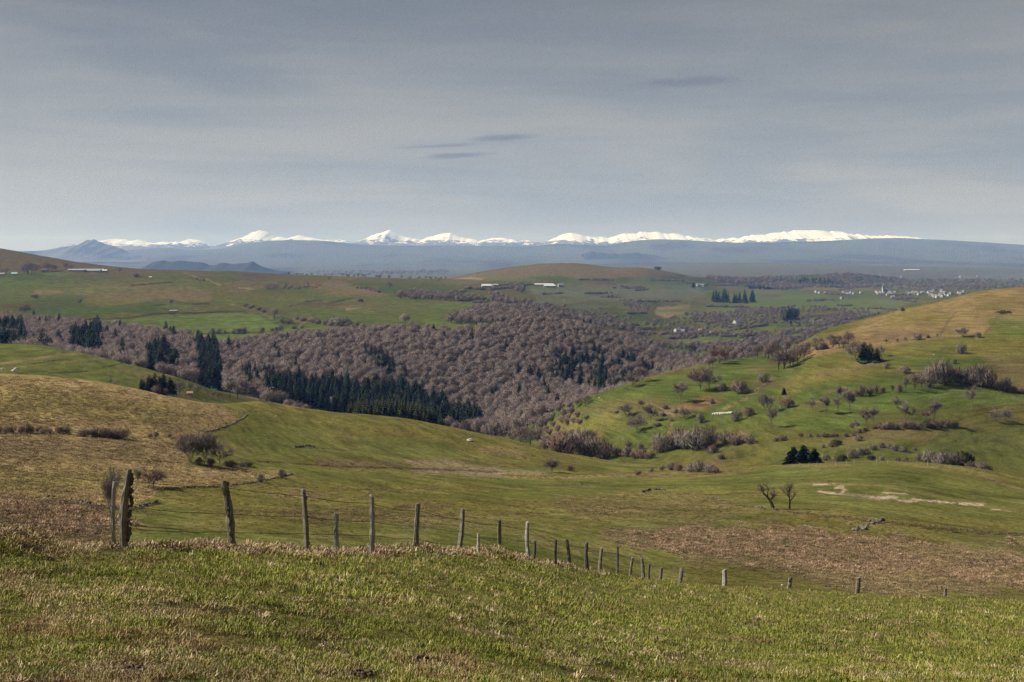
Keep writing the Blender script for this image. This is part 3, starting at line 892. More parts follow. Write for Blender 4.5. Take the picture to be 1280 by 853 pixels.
def ground_piece(name, r0, r1):
    X, Y, Z = GX[r0:r1 + 1], GY[r0:r1 + 1], GZ[r0:r1 + 1]
    n = X.shape[0]
    co = np.stack([X, Y, Z], -1).reshape(-1, 3)
    i = np.arange(n - 1)[:, None] * NC + np.arange(NC - 1)[None, :]
    q = np.stack([i, i + 1, i + NC + 1, i + NC], -1).reshape(-1, 4)
    me = bpy.data.meshes.new(name)
    me.vertices.add(len(co))
    me.vertices.foreach_set('co', co.astype(np.float32).ravel())
    me.loops.add(q.size)
    me.loops.foreach_set('vertex_index', q.astype(np.int32).ravel())
    me.polygons.add(len(q))
    me.polygons.foreach_set('loop_start', np.arange(0, q.size, 4, dtype=np.int32))
    me.polygons.foreach_set('use_smooth', np.ones(len(q), bool))
    a = me.color_attributes.new('albedo', 'FLOAT_COLOR', 'POINT')
    c = np.ones((len(co), 4), np.float32)
    c[:, :3] = ALB[r0:r1 + 1].reshape(-1, 3)
    a.data.foreach_set('color', c.ravel())
    me.update(calc_edges=True)
    me.validate()
    me.materials.append(GMAT)
    o = link(bpy.data.objects.new(name, me))
    o['kind'] = 'structure'
    return o


def row_of(k, t=0.5):
    return int(np.argmin(np.abs(GK - (KI[k] + t))))


ra, rb, rc = row_of('K4'), row_of('K10', .3), row_of('K23', .3)
ground_piece('meadow_ground', 0, ra)
ground_piece('pasture_ground', ra, rb)
ground_piece('valley_ground', rb, rc)
ground_piece('plain_ground', rc, NR - 1)


# ------------------------------------------------------------------ far mountains
def mountain_mat(name, base, rockc, snow=None):
    m, nt, b = new_mat(name)
    g = N(nt, 'ShaderNodeNewGeometry')
    p = g.outputs['Position']
    n1_ = noise(nt, scaled(nt, p, (1, 0.6, 1.6)), 0.0011, 6, 0.62)
    r = ramp(nt, [(0.36, base), (0.62, rockc)])
    nt.links.new(n1_, r.inputs[0])
    col = r.outputs[0]
    if snow:
        s = N(nt, 'ShaderNodeSeparateXYZ')
        nt.links.new(p, s.inputs[0])
        sn = N(nt, 'ShaderNodeSeparateXYZ')
        nt.links.new(g.outputs['Normal'], sn.inputs[0])
        n2_ = noise(nt, scaled(nt, p, (1, 0.5, 2.4), rot=(0, 0.2, 0)), 0.0036, 7, 0.72)
        hgt = mth(nt, 'ADD', s.outputs[2], mth(nt, 'MULTIPLY', mth(nt, 'SUBTRACT', n2_, 0.5), snow[2]))
        hgt = mth(nt, 'ADD', hgt, mth(nt, 'MULTIPLY', mth(nt, 'SUBTRACT', sn.outputs[2], 0.95), 420))
        f = maprange(nt, hgt, snow[0], snow[1], 0, 1)
        col = mixc(nt, f, col, (.66, .69, .72))
    nt.links.new(col, b.inputs['Base Color'])
    return m


def ridge(name, pts, Y0, front, back, zbase, mat, rough=0.25, seed=0, step=1.2, rows=34, ex=None):
    """a range: exact skyline at depth Y0, ridged flanks falling to zbase in front of and behind it"""
    p = np.array(pts, float)
    x = np.arange(p[0, 0], p[-1, 0] + .01, step)
    yy = np.interp(x, p[:, 0], p[:, 1])
    X0 = (x - 640) / F * Y0
    zc = (EYE - yy) / F * Y0
    zc = zc + 16 * vnoise(X0 / 190, X0 * 0, seed) + 14 * vnoise(X0 / 75, X0 * 0, seed + 1)
    tt = np.concatenate([np.linspace(-1, 0, rows), np.linspace(0, 1, 10)[1:]])
    co = []
    for t in tt:
        d = front if t < 0 else back
        Y = Y0 + t * d
        a = 1 - abs(t)
        prof = a ** 1.25
        nz_ = 1 - np.abs(fbm(X0 / (d * .32) + 3.1, np.full_like(X0, Y / (d * .55)), seed + 5, 4)) * 2
        zz = zbase + (zc - zbase) * np.clip(prof * (1 + rough * (nz_ - 0.45) * min(1, abs(t) * 3) * (1.2 - prof)), 0, 1.0)
        co.append(np.stack([X0 * (Y / Y0 * .4 + .6), np.full_like(X0, Y), zz], -1))
    co = np.array(co)
    n, mcol = co.shape[:2]
    i = np.arange(n - 1)[:, None] * mcol + np.arange(mcol - 1)[None, :]
    q = np.stack([i, i + 1, i + mcol + 1, i + mcol], -1).reshape(-1, 4)
    me = bpy.data.meshes.new(name)
    me.from_pydata(co.reshape(-1, 3).tolist(), [], q.tolist())
    me.polygons.foreach_set('use_smooth', [True] * len(q))
    me.materials.append(mat)
    o = link(bpy.data.objects.new(name, me))
    o['kind'] = 'structure'
    return o


MT_SNOW = mountain_mat('snow_mountain', (.06, .06, .06), (.11, .10, .095), (352, 382, 820))
MT_SNOW_LOW = mountain_mat('low_snow_mountain', (.06, .06, .06), (.11, .10, .095), (272, 300, 700))
MT_BARE = mountain_mat('bare_mountain', (.05, .05, .045), (.11, .10, .09), (330, 420, 260))
MT_WOOD = mountain_mat('wooded_hill', (.018, .022, .018), (.03, .034, .026))
ridge('snow_mountains', [(60, 324), (90, 316), (115, 303), (130, 300), (150, 299), (162, 300.5), (175, 300), (185, 303), (195, 303), (201, 302), (210, 303), (218, 304), (225, 303), (232, 300), (240, 298.5), (248, 301), (254, 302), (262, 306), (275, 310), (285, 314)],
      29500, 5200, 4200, 120, MT_SNOW_LOW, 0.9, 43)
ridge('snow_mountains', [(255, 318), (270, 310), (285, 306), (300, 298.5), (312, 293), (325, 288.5), (332, 290), (338, 293), (345, 297), (360, 298.5), (367, 296), (375, 295), (384, 297), (392, 299), (420, 300.5), (432, 301), (445, 303.5), (455, 300), (466, 295), (476, 291), (482, 289.5), (487, 288.5), (494, 291), (503, 295), (512, 297), (525, 300.5), (535, 297), (548, 293), (558, 292), (562, 291), (570, 293), (578, 296), (588, 299), (598, 302), (607, 301), (615, 299), (625, 298.5), (632, 298), (642, 300), (660, 301), (672, 302), (684, 302), (692, 298), (703, 293.5), (715, 291.5), (726, 293), (740, 296), (752, 297), (763, 297), (775, 294), (790, 292), (806, 290.5), (820, 291), (840, 292), (856, 295), (870, 297.5), (885, 299.5), (900, 299), (925, 297), (945, 294), (965, 292), (990, 289), (1003, 287.5), (1015, 287), (1030, 288), (1045, 290), (1060, 292.5), (1080, 294), (1098, 295.5), (1115, 294.5), (1130, 296), (1145, 298.5), (1180, 301), (1230, 305), (1300, 312)],
      30000, 5200, 4200, 120, MT_SNOW, 0.8, 3)
ridge('blue_mountain', [(20, 324), (45, 318.5), (62, 314), (80, 310), (95, 306.5), (105, 302), (111, 301), (117, 299.5), (122, 302), (128, 304), (140, 309), (152, 313), (165, 317), (185, 321), (215, 325)],
      18500, 2600, 2400, -60, MT_BARE, 0.5, 13, 0.8)
ridge('wooded_hill', [(184, 334.5), (192, 331.5), (205, 329.5), (220, 328.7), (240, 328.6), (252, 330), (262, 332.5), (272, 333), (290, 332.5), (305, 331.6), (316, 331.5), (321, 334), (335, 334), (346, 336), (353, 339), (358, 342)],
      9300, 700, 900, -110, MT_WOOD, 0.3, 23, 0.8, 20)
ridge('wooded_hill', [(728, 318), (740, 315.5), (748, 315), (756, 317), (762, 318), (790, 317.5), (815, 318), (826, 320)], 17000, 700, 900, -20, MT_WOOD, 0.3, 29, 0.8, 14)
# ------------------------------------------------------------------ plant materials
def plant_mat(name, cols, rough=0.95, attr=False, trans=0.0):
    """leaf or twig colour that differs from plant to plant"""
    m, nt, b = new_mat(name, rough, 0.05)
    if attr:
        a = N(nt, 'ShaderNodeAttribute', attribute_name='tint', attribute_type='INSTANCER')
        f = a.outputs['Fac']
    else:
        f = N(nt, 'ShaderNodeObjectInfo').outputs['Random']
    r = ramp(nt, [(i / max(1, len(cols) - 1), c) for i, c in enumerate(cols)])
    nt.links.new(f, r.inputs[0])
    tc = N(nt, 'ShaderNodeTexCoord')
    v = noise(nt, tc.outputs['Object'], 9.0, 3, 0.6)
    vr = ramp(nt, [(0.3, 0.78), (0.7, 1.22)])
    nt.links.new(v, vr.inputs[0])
    c = mixc(nt, 1.0, r.outputs[0], vr.outputs[0], 'MULTIPLY')
    nt.links.new(c, b.inputs['Base Color'])
    return m


M_TWIG_BROWN = plant_mat('brown_twigs', [(.25, .185, .165), (.275, .208, .182), (.24, .186, .170), (.275, .225, .185), (.255, .198, .178), (.258, .19, .16), (.30, .25, .208)])
M_TWIG_GREY = plant_mat('grey_twigs', [(.19, .155, .13), (.235, .20, .165), (.17, .142, .122), (.21, .165, .138)])
M_TWIG_SHRUB = plant_mat('shrub_twigs', [(.18, .13, .105), (.22, .165, .135), (.155, .12, .10), (.20, .15, .125), (.19, .155, .125)])
M_TWIG_RED = plant_mat('reddish_twigs', [(.19, .12, .097), (.22, .145, .12)])
M_BARK = plant_mat('bark', [(.10, .085, .07), (.15, .13, .11), (.12, .10, .08)])
M_BARK_PALE = plant_mat('pale_bark', [(.30, .28, .25), (.36, .33, .30)])
M_BARK_DARK = plant_mat('dark_bark', [(.035, .028, .022), (.05, .042, .034)])
M_TWIG_DARK = plant_mat('dark_twigs', [(.11, .085, .065), (.13, .10, .08)])
M_NEEDLE = plant_mat('dark_needles', [(.026, .050, .022), (.036, .060, .024), (.022, .043, .022)])
M_NEEDLE_G = plant_mat('green_needles', [(.060, .082, .020), (.078, .095, .024), (.048, .070, .019)])
M_GORSE = plant_mat('gorse_leaf', [(.045, .055, .022), (.06, .06, .03)])


def rvec(r, d, ang):
    """d turned by ang about a random axis"""
    ax = d.cross(Vector((r.gauss(0, 1), r.gauss(0, 1), r.gauss(0, 1))))
    if ax.length < 1e-6:
        ax = Vector((1, 0, 0))
    return Matrix.Rotation(ang, 3, ax.normalized()) @ d


def grow_tree(seed, fork=0.32, spread=1.0, limbs=6, ntw=7, tw=0.0042, twl=0.19, lean=0.0, stems=1, gnarl=0.12, r0=0.022, upright=0.35, levels=3):
    """a bare broadleaf tree of unit height: returns trunk builder and twig builder"""
    r = random.Random(seed)
    T, Cw = MB(), MB()

    def seg(p, d, L, rad, lvl):
        pts, rads = [p.copy()], [rad]
        q, dd = p.copy(), d.copy()
        n = 3 if lvl < 2 else 2
        for i in range(n):
            dd = (rvec(r, dd, r.uniform(0, gnarl * (1 + lvl))) + Vector((0, 0, upright * 0.25))).normalized()
            q = q + dd * (L / n)
            pts.append(q.copy())
            rads.append(rad * (1 - 0.62 * (i + 1) / n))
        (T if lvl < 2 else Cw).tube(pts, rads, 5 if lvl == 0 else 3, 0)
        if lvl >= levels:
            for k in range(ntw):
                t = r.uniform(0.15, 1.0)
                b = pts[0].lerp(pts[-1], t)
                e = (rvec(r, dd, r.uniform(0.2, 1.2)) + Vector((0, 0, 0.25))).normalized()
                l_ = twl * r.uniform(.6, 1.3)
                s = e.cross(Vector((r.gauss(0, 1), r.gauss(0, 1), r.gauss(0, 1)))).normalized() * tw * r.uniform(.6, 1.3)
                mid = b + e * l_ * .5 + Vector((r.gauss(0, 1), r.gauss(0, 1), r.gauss(0, 1))) * l_ * .08
                Cw.face([b - s, b + s, mid + s * .8, mid - s * .8], 1)
                Cw.face([mid - s * .8, mid + s * .8, b + e * l_], 1)
            return
        kids = limbs if lvl == 0 else r.choice((4, 5))
        for k in range(kids):
            t = (0.4 + 0.6 * (k + 1) / kids) if lvl == 0 else r.uniform(0.3, 1.0)
            i = min(int(t * n), n - 1)
            b = pts[i].lerp(pts[i + 1], t * n - i)
            ang = r.uniform(.35, .95) * spread
            if lvl == 0:
                az = 2 * math.pi * (k / kids + r.uniform(-.08, .08))
                e = Vector((math.cos(az) * math.sin(ang), math.sin(az) * math.sin(ang), math.cos(ang)))
                Lk = r.uniform(.42, .6) * (1 - fork * .4)
            else:
                e = rvec(r, dd, ang)
                if e.z < -0.15:
                    e.z *= -.3
                    e.normalize()
                Lk = L * r.uniform(.45, .68)
            seg(b, e, Lk, rads[i] * .55, lvl + 1)
    for s_ in range(stems):
        d0 = Vector((lean + r.gauss(0, .06) + (0 if stems == 1 else r.uniform(-.35, .35)), r.gauss(0, .06) + (0 if stems == 1 else r.uniform(-.35, .35)), 1)).normalized()
        seg(Vector((r.uniform(-.03, .03) * (stems > 1), 0, -0.03)), d0, fork + 0.12, r0 / math.sqrt(stems), 0)
    top = max(v[2] for v in Cw.v)
    for B in (T, Cw):
        B.v = [(x / top, y / top, z / top if z > 0 else z) for (x, y, z) in B.v]
    return T, Cw


def crown_dome(seed, n=520, rx=0.36, z0=0.22, tw=0.012, twl=0.085, lobes=6, trunk=True):
    """a rounded crown of many fine twig faces on a short trunk, unit height (for trees seen from afar)"""
    r = random.Random(seed)
    B = MB()
    lob = []
    for k in range(lobes):
        a = 2 * math.pi * (k / lobes) + r.uniform(-.3, .3)
        q = r.uniform(.35, .55) * rx if k else 0
        lob.append((math.cos(a) * q, math.sin(a) * q, z0 + (1 - z0) * (r.uniform(.40, .62) if k else .66), r.uniform(.5, .64) * rx * (1.0 if k else 1.25)))
    if trunk:
        B.tube([(0, 0, -.03), (r.uniform(-.01, .01), 0, z0 + .1), (r.uniform(-.03, .03), 0, .6)], [.024, .017, .008], 4, 0)
        for (x, y, z, q) in lob:
            B.tube([(0, 0, z0 + r.uniform(-.04, .1)), (x * .5, y * .5, (z0 + z) * .5 + .02), (x, y, z)], [.012, .008, .004], 3, 0)
    for i in range(n):
        x, y, z, q = lob[i % lobes]
        d = Vector((r.gauss(0, 1), r.gauss(0, 1), r.gauss(.35, 1)))
        d.normalize()
        rad = q * r.uniform(.2, 1.15) ** .5
        p = Vector((x, y, z)) + Vector((d.x, d.y, d.z * .9)) * rad
        e = (d * .6 + Vector((0, 0, .75)) + Vector((r.gauss(0, .35), r.gauss(0, .35), r.gauss(0, .35)))).normalized()
        s = e.cross(Vector((r.gauss(0, 1), r.gauss(0, 1), r.gauss(0, 1)))).normalized() * tw * r.uniform(.6, 1.4)
        l_ = twl * r.uniform(.6, 1.3)
        p = p - e * l_ * .5
        B.face([p - s, p + s * .6, p + e * l_ + s * .3], 1)
        if i % 2:
            s2 = s.cross(e).normalized() * tw
            B.face([p - s2, p + s2, p + e * l_ * .9], 1)
    top = max(v[2] for v in B.v)
    B.v = [(x / top, y / top, z / top if z > 0 else z) for (x, y, z) in B.v]
    return B


def shrub(seed, n=700, rx=0.62, tw=0.010, twl=0.27, stems=7):
    """a bare many-stemmed bush of unit height: several overlapping rounded masses of fine twigs"""
    r = random.Random(seed)
    B = MB()
    lob = [(0, 0, .58, .40)]
    for k in range(stems):
        a = 2 * math.pi * k / stems + r.uniform(-.3, .3)
        q = r.uniform(.35, .8) * rx
        lob.append((math.cos(a) * q, math.sin(a) * q, r.uniform(.2, .62), r.uniform(.18, .40)))
    for (x, y, z, q) in lob:
        for k in range(3):
            B.tube([(x * .25, y * .25, -.05), (x * .7 + r.uniform(-.1, .1), y * .7 + r.uniform(-.1, .1), z * .6), (x + r.uniform(-.15, .15), y + r.uniform(-.15, .15), z + q * .6)], [.016, .011, .004], 3, 0)
    for i in range(n):
        x, y, z, q = lob[i % len(lob)]
        d = Vector((r.gauss(0, 1), r.gauss(0, 1), r.gauss(.3, 1))).normalized()
        p = Vector((x, y, z)) + d * q * r.uniform(.25, 1.0) ** .5
        if p.z < .02:
            p.z = r.uniform(.02, .15)
        e = (d * .5 + Vector((r.gauss(0, .35), r.gauss(0, .35), r.gauss(.85, .35)))).normalized()
        s = e.cross(Vector((r.gauss(0, 1), r.gauss(0, 1), r.gauss(0, 1)))).normalized() * tw * r.uniform(.5, 1.3)
        l_ = twl * r.uniform(.5, 1.3)
        p = p - e * l_ * .4
        B.face([p - s, p + s, p + e * l_], 1)
    top = max(v[2] for v in B.v)
    B.v = [(x / top, y / top, z / top if z > 0 else z) for (x, y, z) in B.v]
    return B


def conifer(seed, rx=0.2, whorls=15, arms=8, z0=0.06, ragged=0.25, pw=.85):
    """a spruce of unit height: whorls of drooping branches made of several ragged sprays"""
    r = random.Random(seed)
    B = MB()
    B.tube([(0, 0, -.04), (0, 0, .5), (0, 0, 1.0)], [.018, .01, .002], 5, 0)
    lop = [r.uniform(.72, 1.18) for _ in range(6)]
    for w in range(whorls):
        t = w / (whorls - 1)
        z = z0 + (0.97 - z0) * t
        R = rx * ((1 - t) ** pw) * (1 if t > .12 else .75 + 2 * t) + .012
        na = max(4, int(arms * (1 - .45 * t)))
        for k in range(na):
            a = 2 * math.pi * (k + .5 * (w % 2)) / na + r.uniform(-.25, .25)
            L = R * lop[int(a / 1.05) % 6] * r.uniform(1 - ragged * 1.6, 1 + ragged * .6)
            c, s = math.cos(a), math.sin(a)
            droop = -.32 * L - .01
            wd = L * r.uniform(.3, .5)
            b = Vector((0, 0, z + .02))
            e = Vector((c * L, s * L, z + droop))
            m_ = b.lerp(e, .55) + Vector((0, 0, .012))
            sd_ = Vector((-s, c, 0)) * wd
            hang = Vector((0, 0, -.035 - .12 * L))
            B.face([b, m_ + sd_, e], 1)
            B.face([b, e, m_ - sd_], 1)
            B.face([m_ + sd_ * .9, e, m_ * .5 + e * .5 + hang], 1)
            B.face([m_ - sd_ * .9, b.lerp(m_, .6), m_ + hang * 1.1], 1)
    return B


def soft(me, zc=.5, amount=.75, squash=1.0):
    """shade a crown by the round mass it forms: bend the face normals towards its outside"""
    n = len(me.vertices)
    co = np.empty(n * 3, np.float32)
    me.vertices.foreach_get('co', co)
    co = co.reshape(-1, 3)
    d = co - np.array([0, 0, zc])
    d[:, 2] *= squash
    d /= np.linalg.norm(d, axis=1, keepdims=True) + 1e-6
    vn = np.empty(n * 3, np.float32)
    me.vertices.foreach_get('normal', vn)
    vn = vn.reshape(-1, 3)
    vn = np.where((vn * d).sum(1, keepdims=True) < 0, -vn, vn)
    q = d * amount + vn * (1 - amount)
    q /= np.linalg.norm(q, axis=1, keepdims=True) + 1e-6
    me.polygons.foreach_set('use_smooth', [True] * len(me.polygons))
    me.normals_split_custom_set_from_vertices(q.tolist())
    return me


PROTO = {}
for i in range(6):
    PROTO['dome%d' % i] = crown_dome(100 + i, 1700, rx=(.42, .38, .46, .36, .44, .40)[i], tw=.0055, twl=.11).mesh('forest_tree', [M_BARK, M_TWIG_BROWN])
for i in range(4):
    PROTO['greydome%d' % i] = crown_dome(130 + i, 1100, rx=(.48, .42, .54, .40)[i], z0=.1, tw=.0062, twl=.12).mesh('valley_tree', [M_BARK, M_TWIG_SHRUB])
for i in range(5):
    PROTO['shrub%d' % i] = shrub(200 + i, 1250 + 30 * i, (.55, .7, .62, .8, .5)[i]).mesh('shrub', [M_BARK, M_TWIG_SHRUB])
for i in range(2):
    PROTO['redshrub%d' % i] = shrub(220 + i, 1250, (.6, .75)[i]).mesh('shrub', [M_BARK, M_TWIG_RED])
for i in range(3):
    PROTO['greyshrub%d' % i] = shrub(230 + i, 1050, (.55, .65, .75)[i]).mesh('shrub', [M_BARK, M_TWIG_GREY])
for i in range(2):
    PROTO['gorse%d' % i] = shrub(240 + i, 700, (.8, 1.1)[i], tw=.028).mesh('gorse_bush', [M_BARK, M_GORSE])
for i in range(4):
    PROTO['spruce%d' % i] = conifer(300 + i, (.20, .23, .18, .26)[i], 16, 9, pw=.7).mesh('spruce_tree', [M_BARK, M_NEEDLE])
for i in range(3):
    PROTO['fir%d' % i] = conifer(310 + i, (.19, .22, .17)[i], 14, 9).mesh('spruce_tree', [M_BARK, M_NEEDLE_G])
PROTO['broadfir0'] = conifer(320, .46, 16, 13, .03, .34, .6).mesh('fir_tree', [M_BARK, M_NEEDLE])
PROTO['broadfir1'] = conifer(321, .42, 17, 12, .03, .34, .6).mesh('fir_tree', [M_BARK, M_NEEDLE])
BARE = {}


def bare_proto(key, bark=M_BARK, twig=M_TWIG_GREY, **kw):
    T, Cw = grow_tree(**kw)
    BARE[key] = (T.mesh('trunk', [bark, twig]), Cw.mesh('crown', [bark, twig]))


bare_proto('round0', seed=401, fork=.2, spread=1.2, limbs=7, ntw=15)
bare_proto('round1', seed=402, fork=.18, spread=1.25, limbs=7, ntw=15)
bare_proto('round2', seed=403, fork=.24, spread=1.05, limbs=7, ntw=15)
bare_proto('tall0', seed=404, fork=.36, spread=.8, limbs=6, ntw=15, upright=.6)
bare_proto('tall1', seed=405, fork=.4, spread=.85, limbs=5, ntw=14, upright=.5)
bare_proto('tall2', seed=406, fork=.34, spread=.78, limbs=6, ntw=15, upright=.6)
bare_proto('thin0', seed=407, fork=.22, spread=.5, stems=3, limbs=6, ntw=7, tw=.0026, upright=.6, r0=.03, bark=M_BARK_PALE)
bare_proto('crook0', seed=408, fork=.5, spread=.8, limbs=5, ntw=5, tw=.0026, lean=-.4, gnarl=.4, r0=.08, bark=M_BARK_DARK, twig=M_TWIG_DARK)
bare_proto('crook1', seed=409, fork=.5, spread=.6, limbs=6, ntw=4, tw=.0026, lean=-.08, gnarl=.34, r0=.065, bark=M_BARK_DARK, twig=M_TWIG_DARK)
bare_proto('multi0', seed=410, fork=.3, spread=.8, limbs=5, ntw=14, stems=3, gnarl=.16)
bare_proto('multi1', seed=411, fork=.26, spread=.9, limbs=5, ntw=14, stems=4, gnarl=.16)
bare_proto('red0', seed=412, fork=.2, spread=1.1, limbs=8, ntw=16, twig=M_TWIG_RED)
bare_proto('fan0', seed=413, fork=.2, spread=1.25, limbs=8, ntw=17, r0=.03, twig=M_TWIG_RED)

NAME_OF = {'dome': ('forest_tree', 'tree'), 'greydome': ('valley_tree', 'tree'), 'shrub': ('shrub', 'shrub'), 'redshrub': ('shrub', 'shrub'), 'greyshrub': ('shrub', 'shrub'),
           'gorse': ('gorse_bush', 'shrub'), 'spruce': ('spruce_tree', 'conifer'), 'fir': ('spruce_tree', 'conifer'), 'broadfir': ('fir_tree', 'conifer')}


def plant(kind, p, hgt, label, group=None, wide=1.0, rz=None):
    """one plant standing on the ground at p; big bare trees keep trunk and crown as parts"""
    rz = random.uniform(0, 6.28) if rz is None else rz
    if kind in BARE:
        o = empty('bare_tree', p, rz)
        o.scale = (hgt * wide, hgt * wide, hgt)
        tr, cr = BARE[kind]
        link(bpy.data.objects.new('trunk', tr), o)
        link(bpy.data.objects.new('crown', cr), o)
        tag(o, label, 'tree', group)
        return o
    nm, cat = NAME_OF[kind.rstrip('0123456789')]
    o = link(bpy.data.objects.new(nm, PROTO[kind]))
    o.location = p
    o.rotation_euler = (0, 0, rz)
    o.scale = (hgt * wide, hgt * wide, hgt)
    tag(o, label, cat, group)
    return o


for k_, me_ in PROTO.items():
    if 'dome' in k_:
        soft(me_, .3, .5)
    elif 'shrub' in k_ or 'gorse' in k_:
        soft(me_, .1, .55)
    else:
        soft(me_, .3, .45, .5)

# ------------------------------------------------------------------ lone plants: (kind, column, base row, height in rows, width factor, label[, depth floor])
ROWR = random.Random(909)


def row(group, label, kinds, items, ymin=0, wide=1.0):
    for i, it in enumerate(items):
        x, y, hp = it[:3]
        p = at(x + ROWR.uniform(-2.2, 2.2), y + ROWR.uniform(-.7, .7), ymin)
        plant(ROWR.choice(kinds), p, hp * ROWR.uniform(.72, 1.25) / F * p.y, label, group, (it[3] if len(it) > 3 else 1.0) * wide * ROWR.uniform(.85, 1.35))


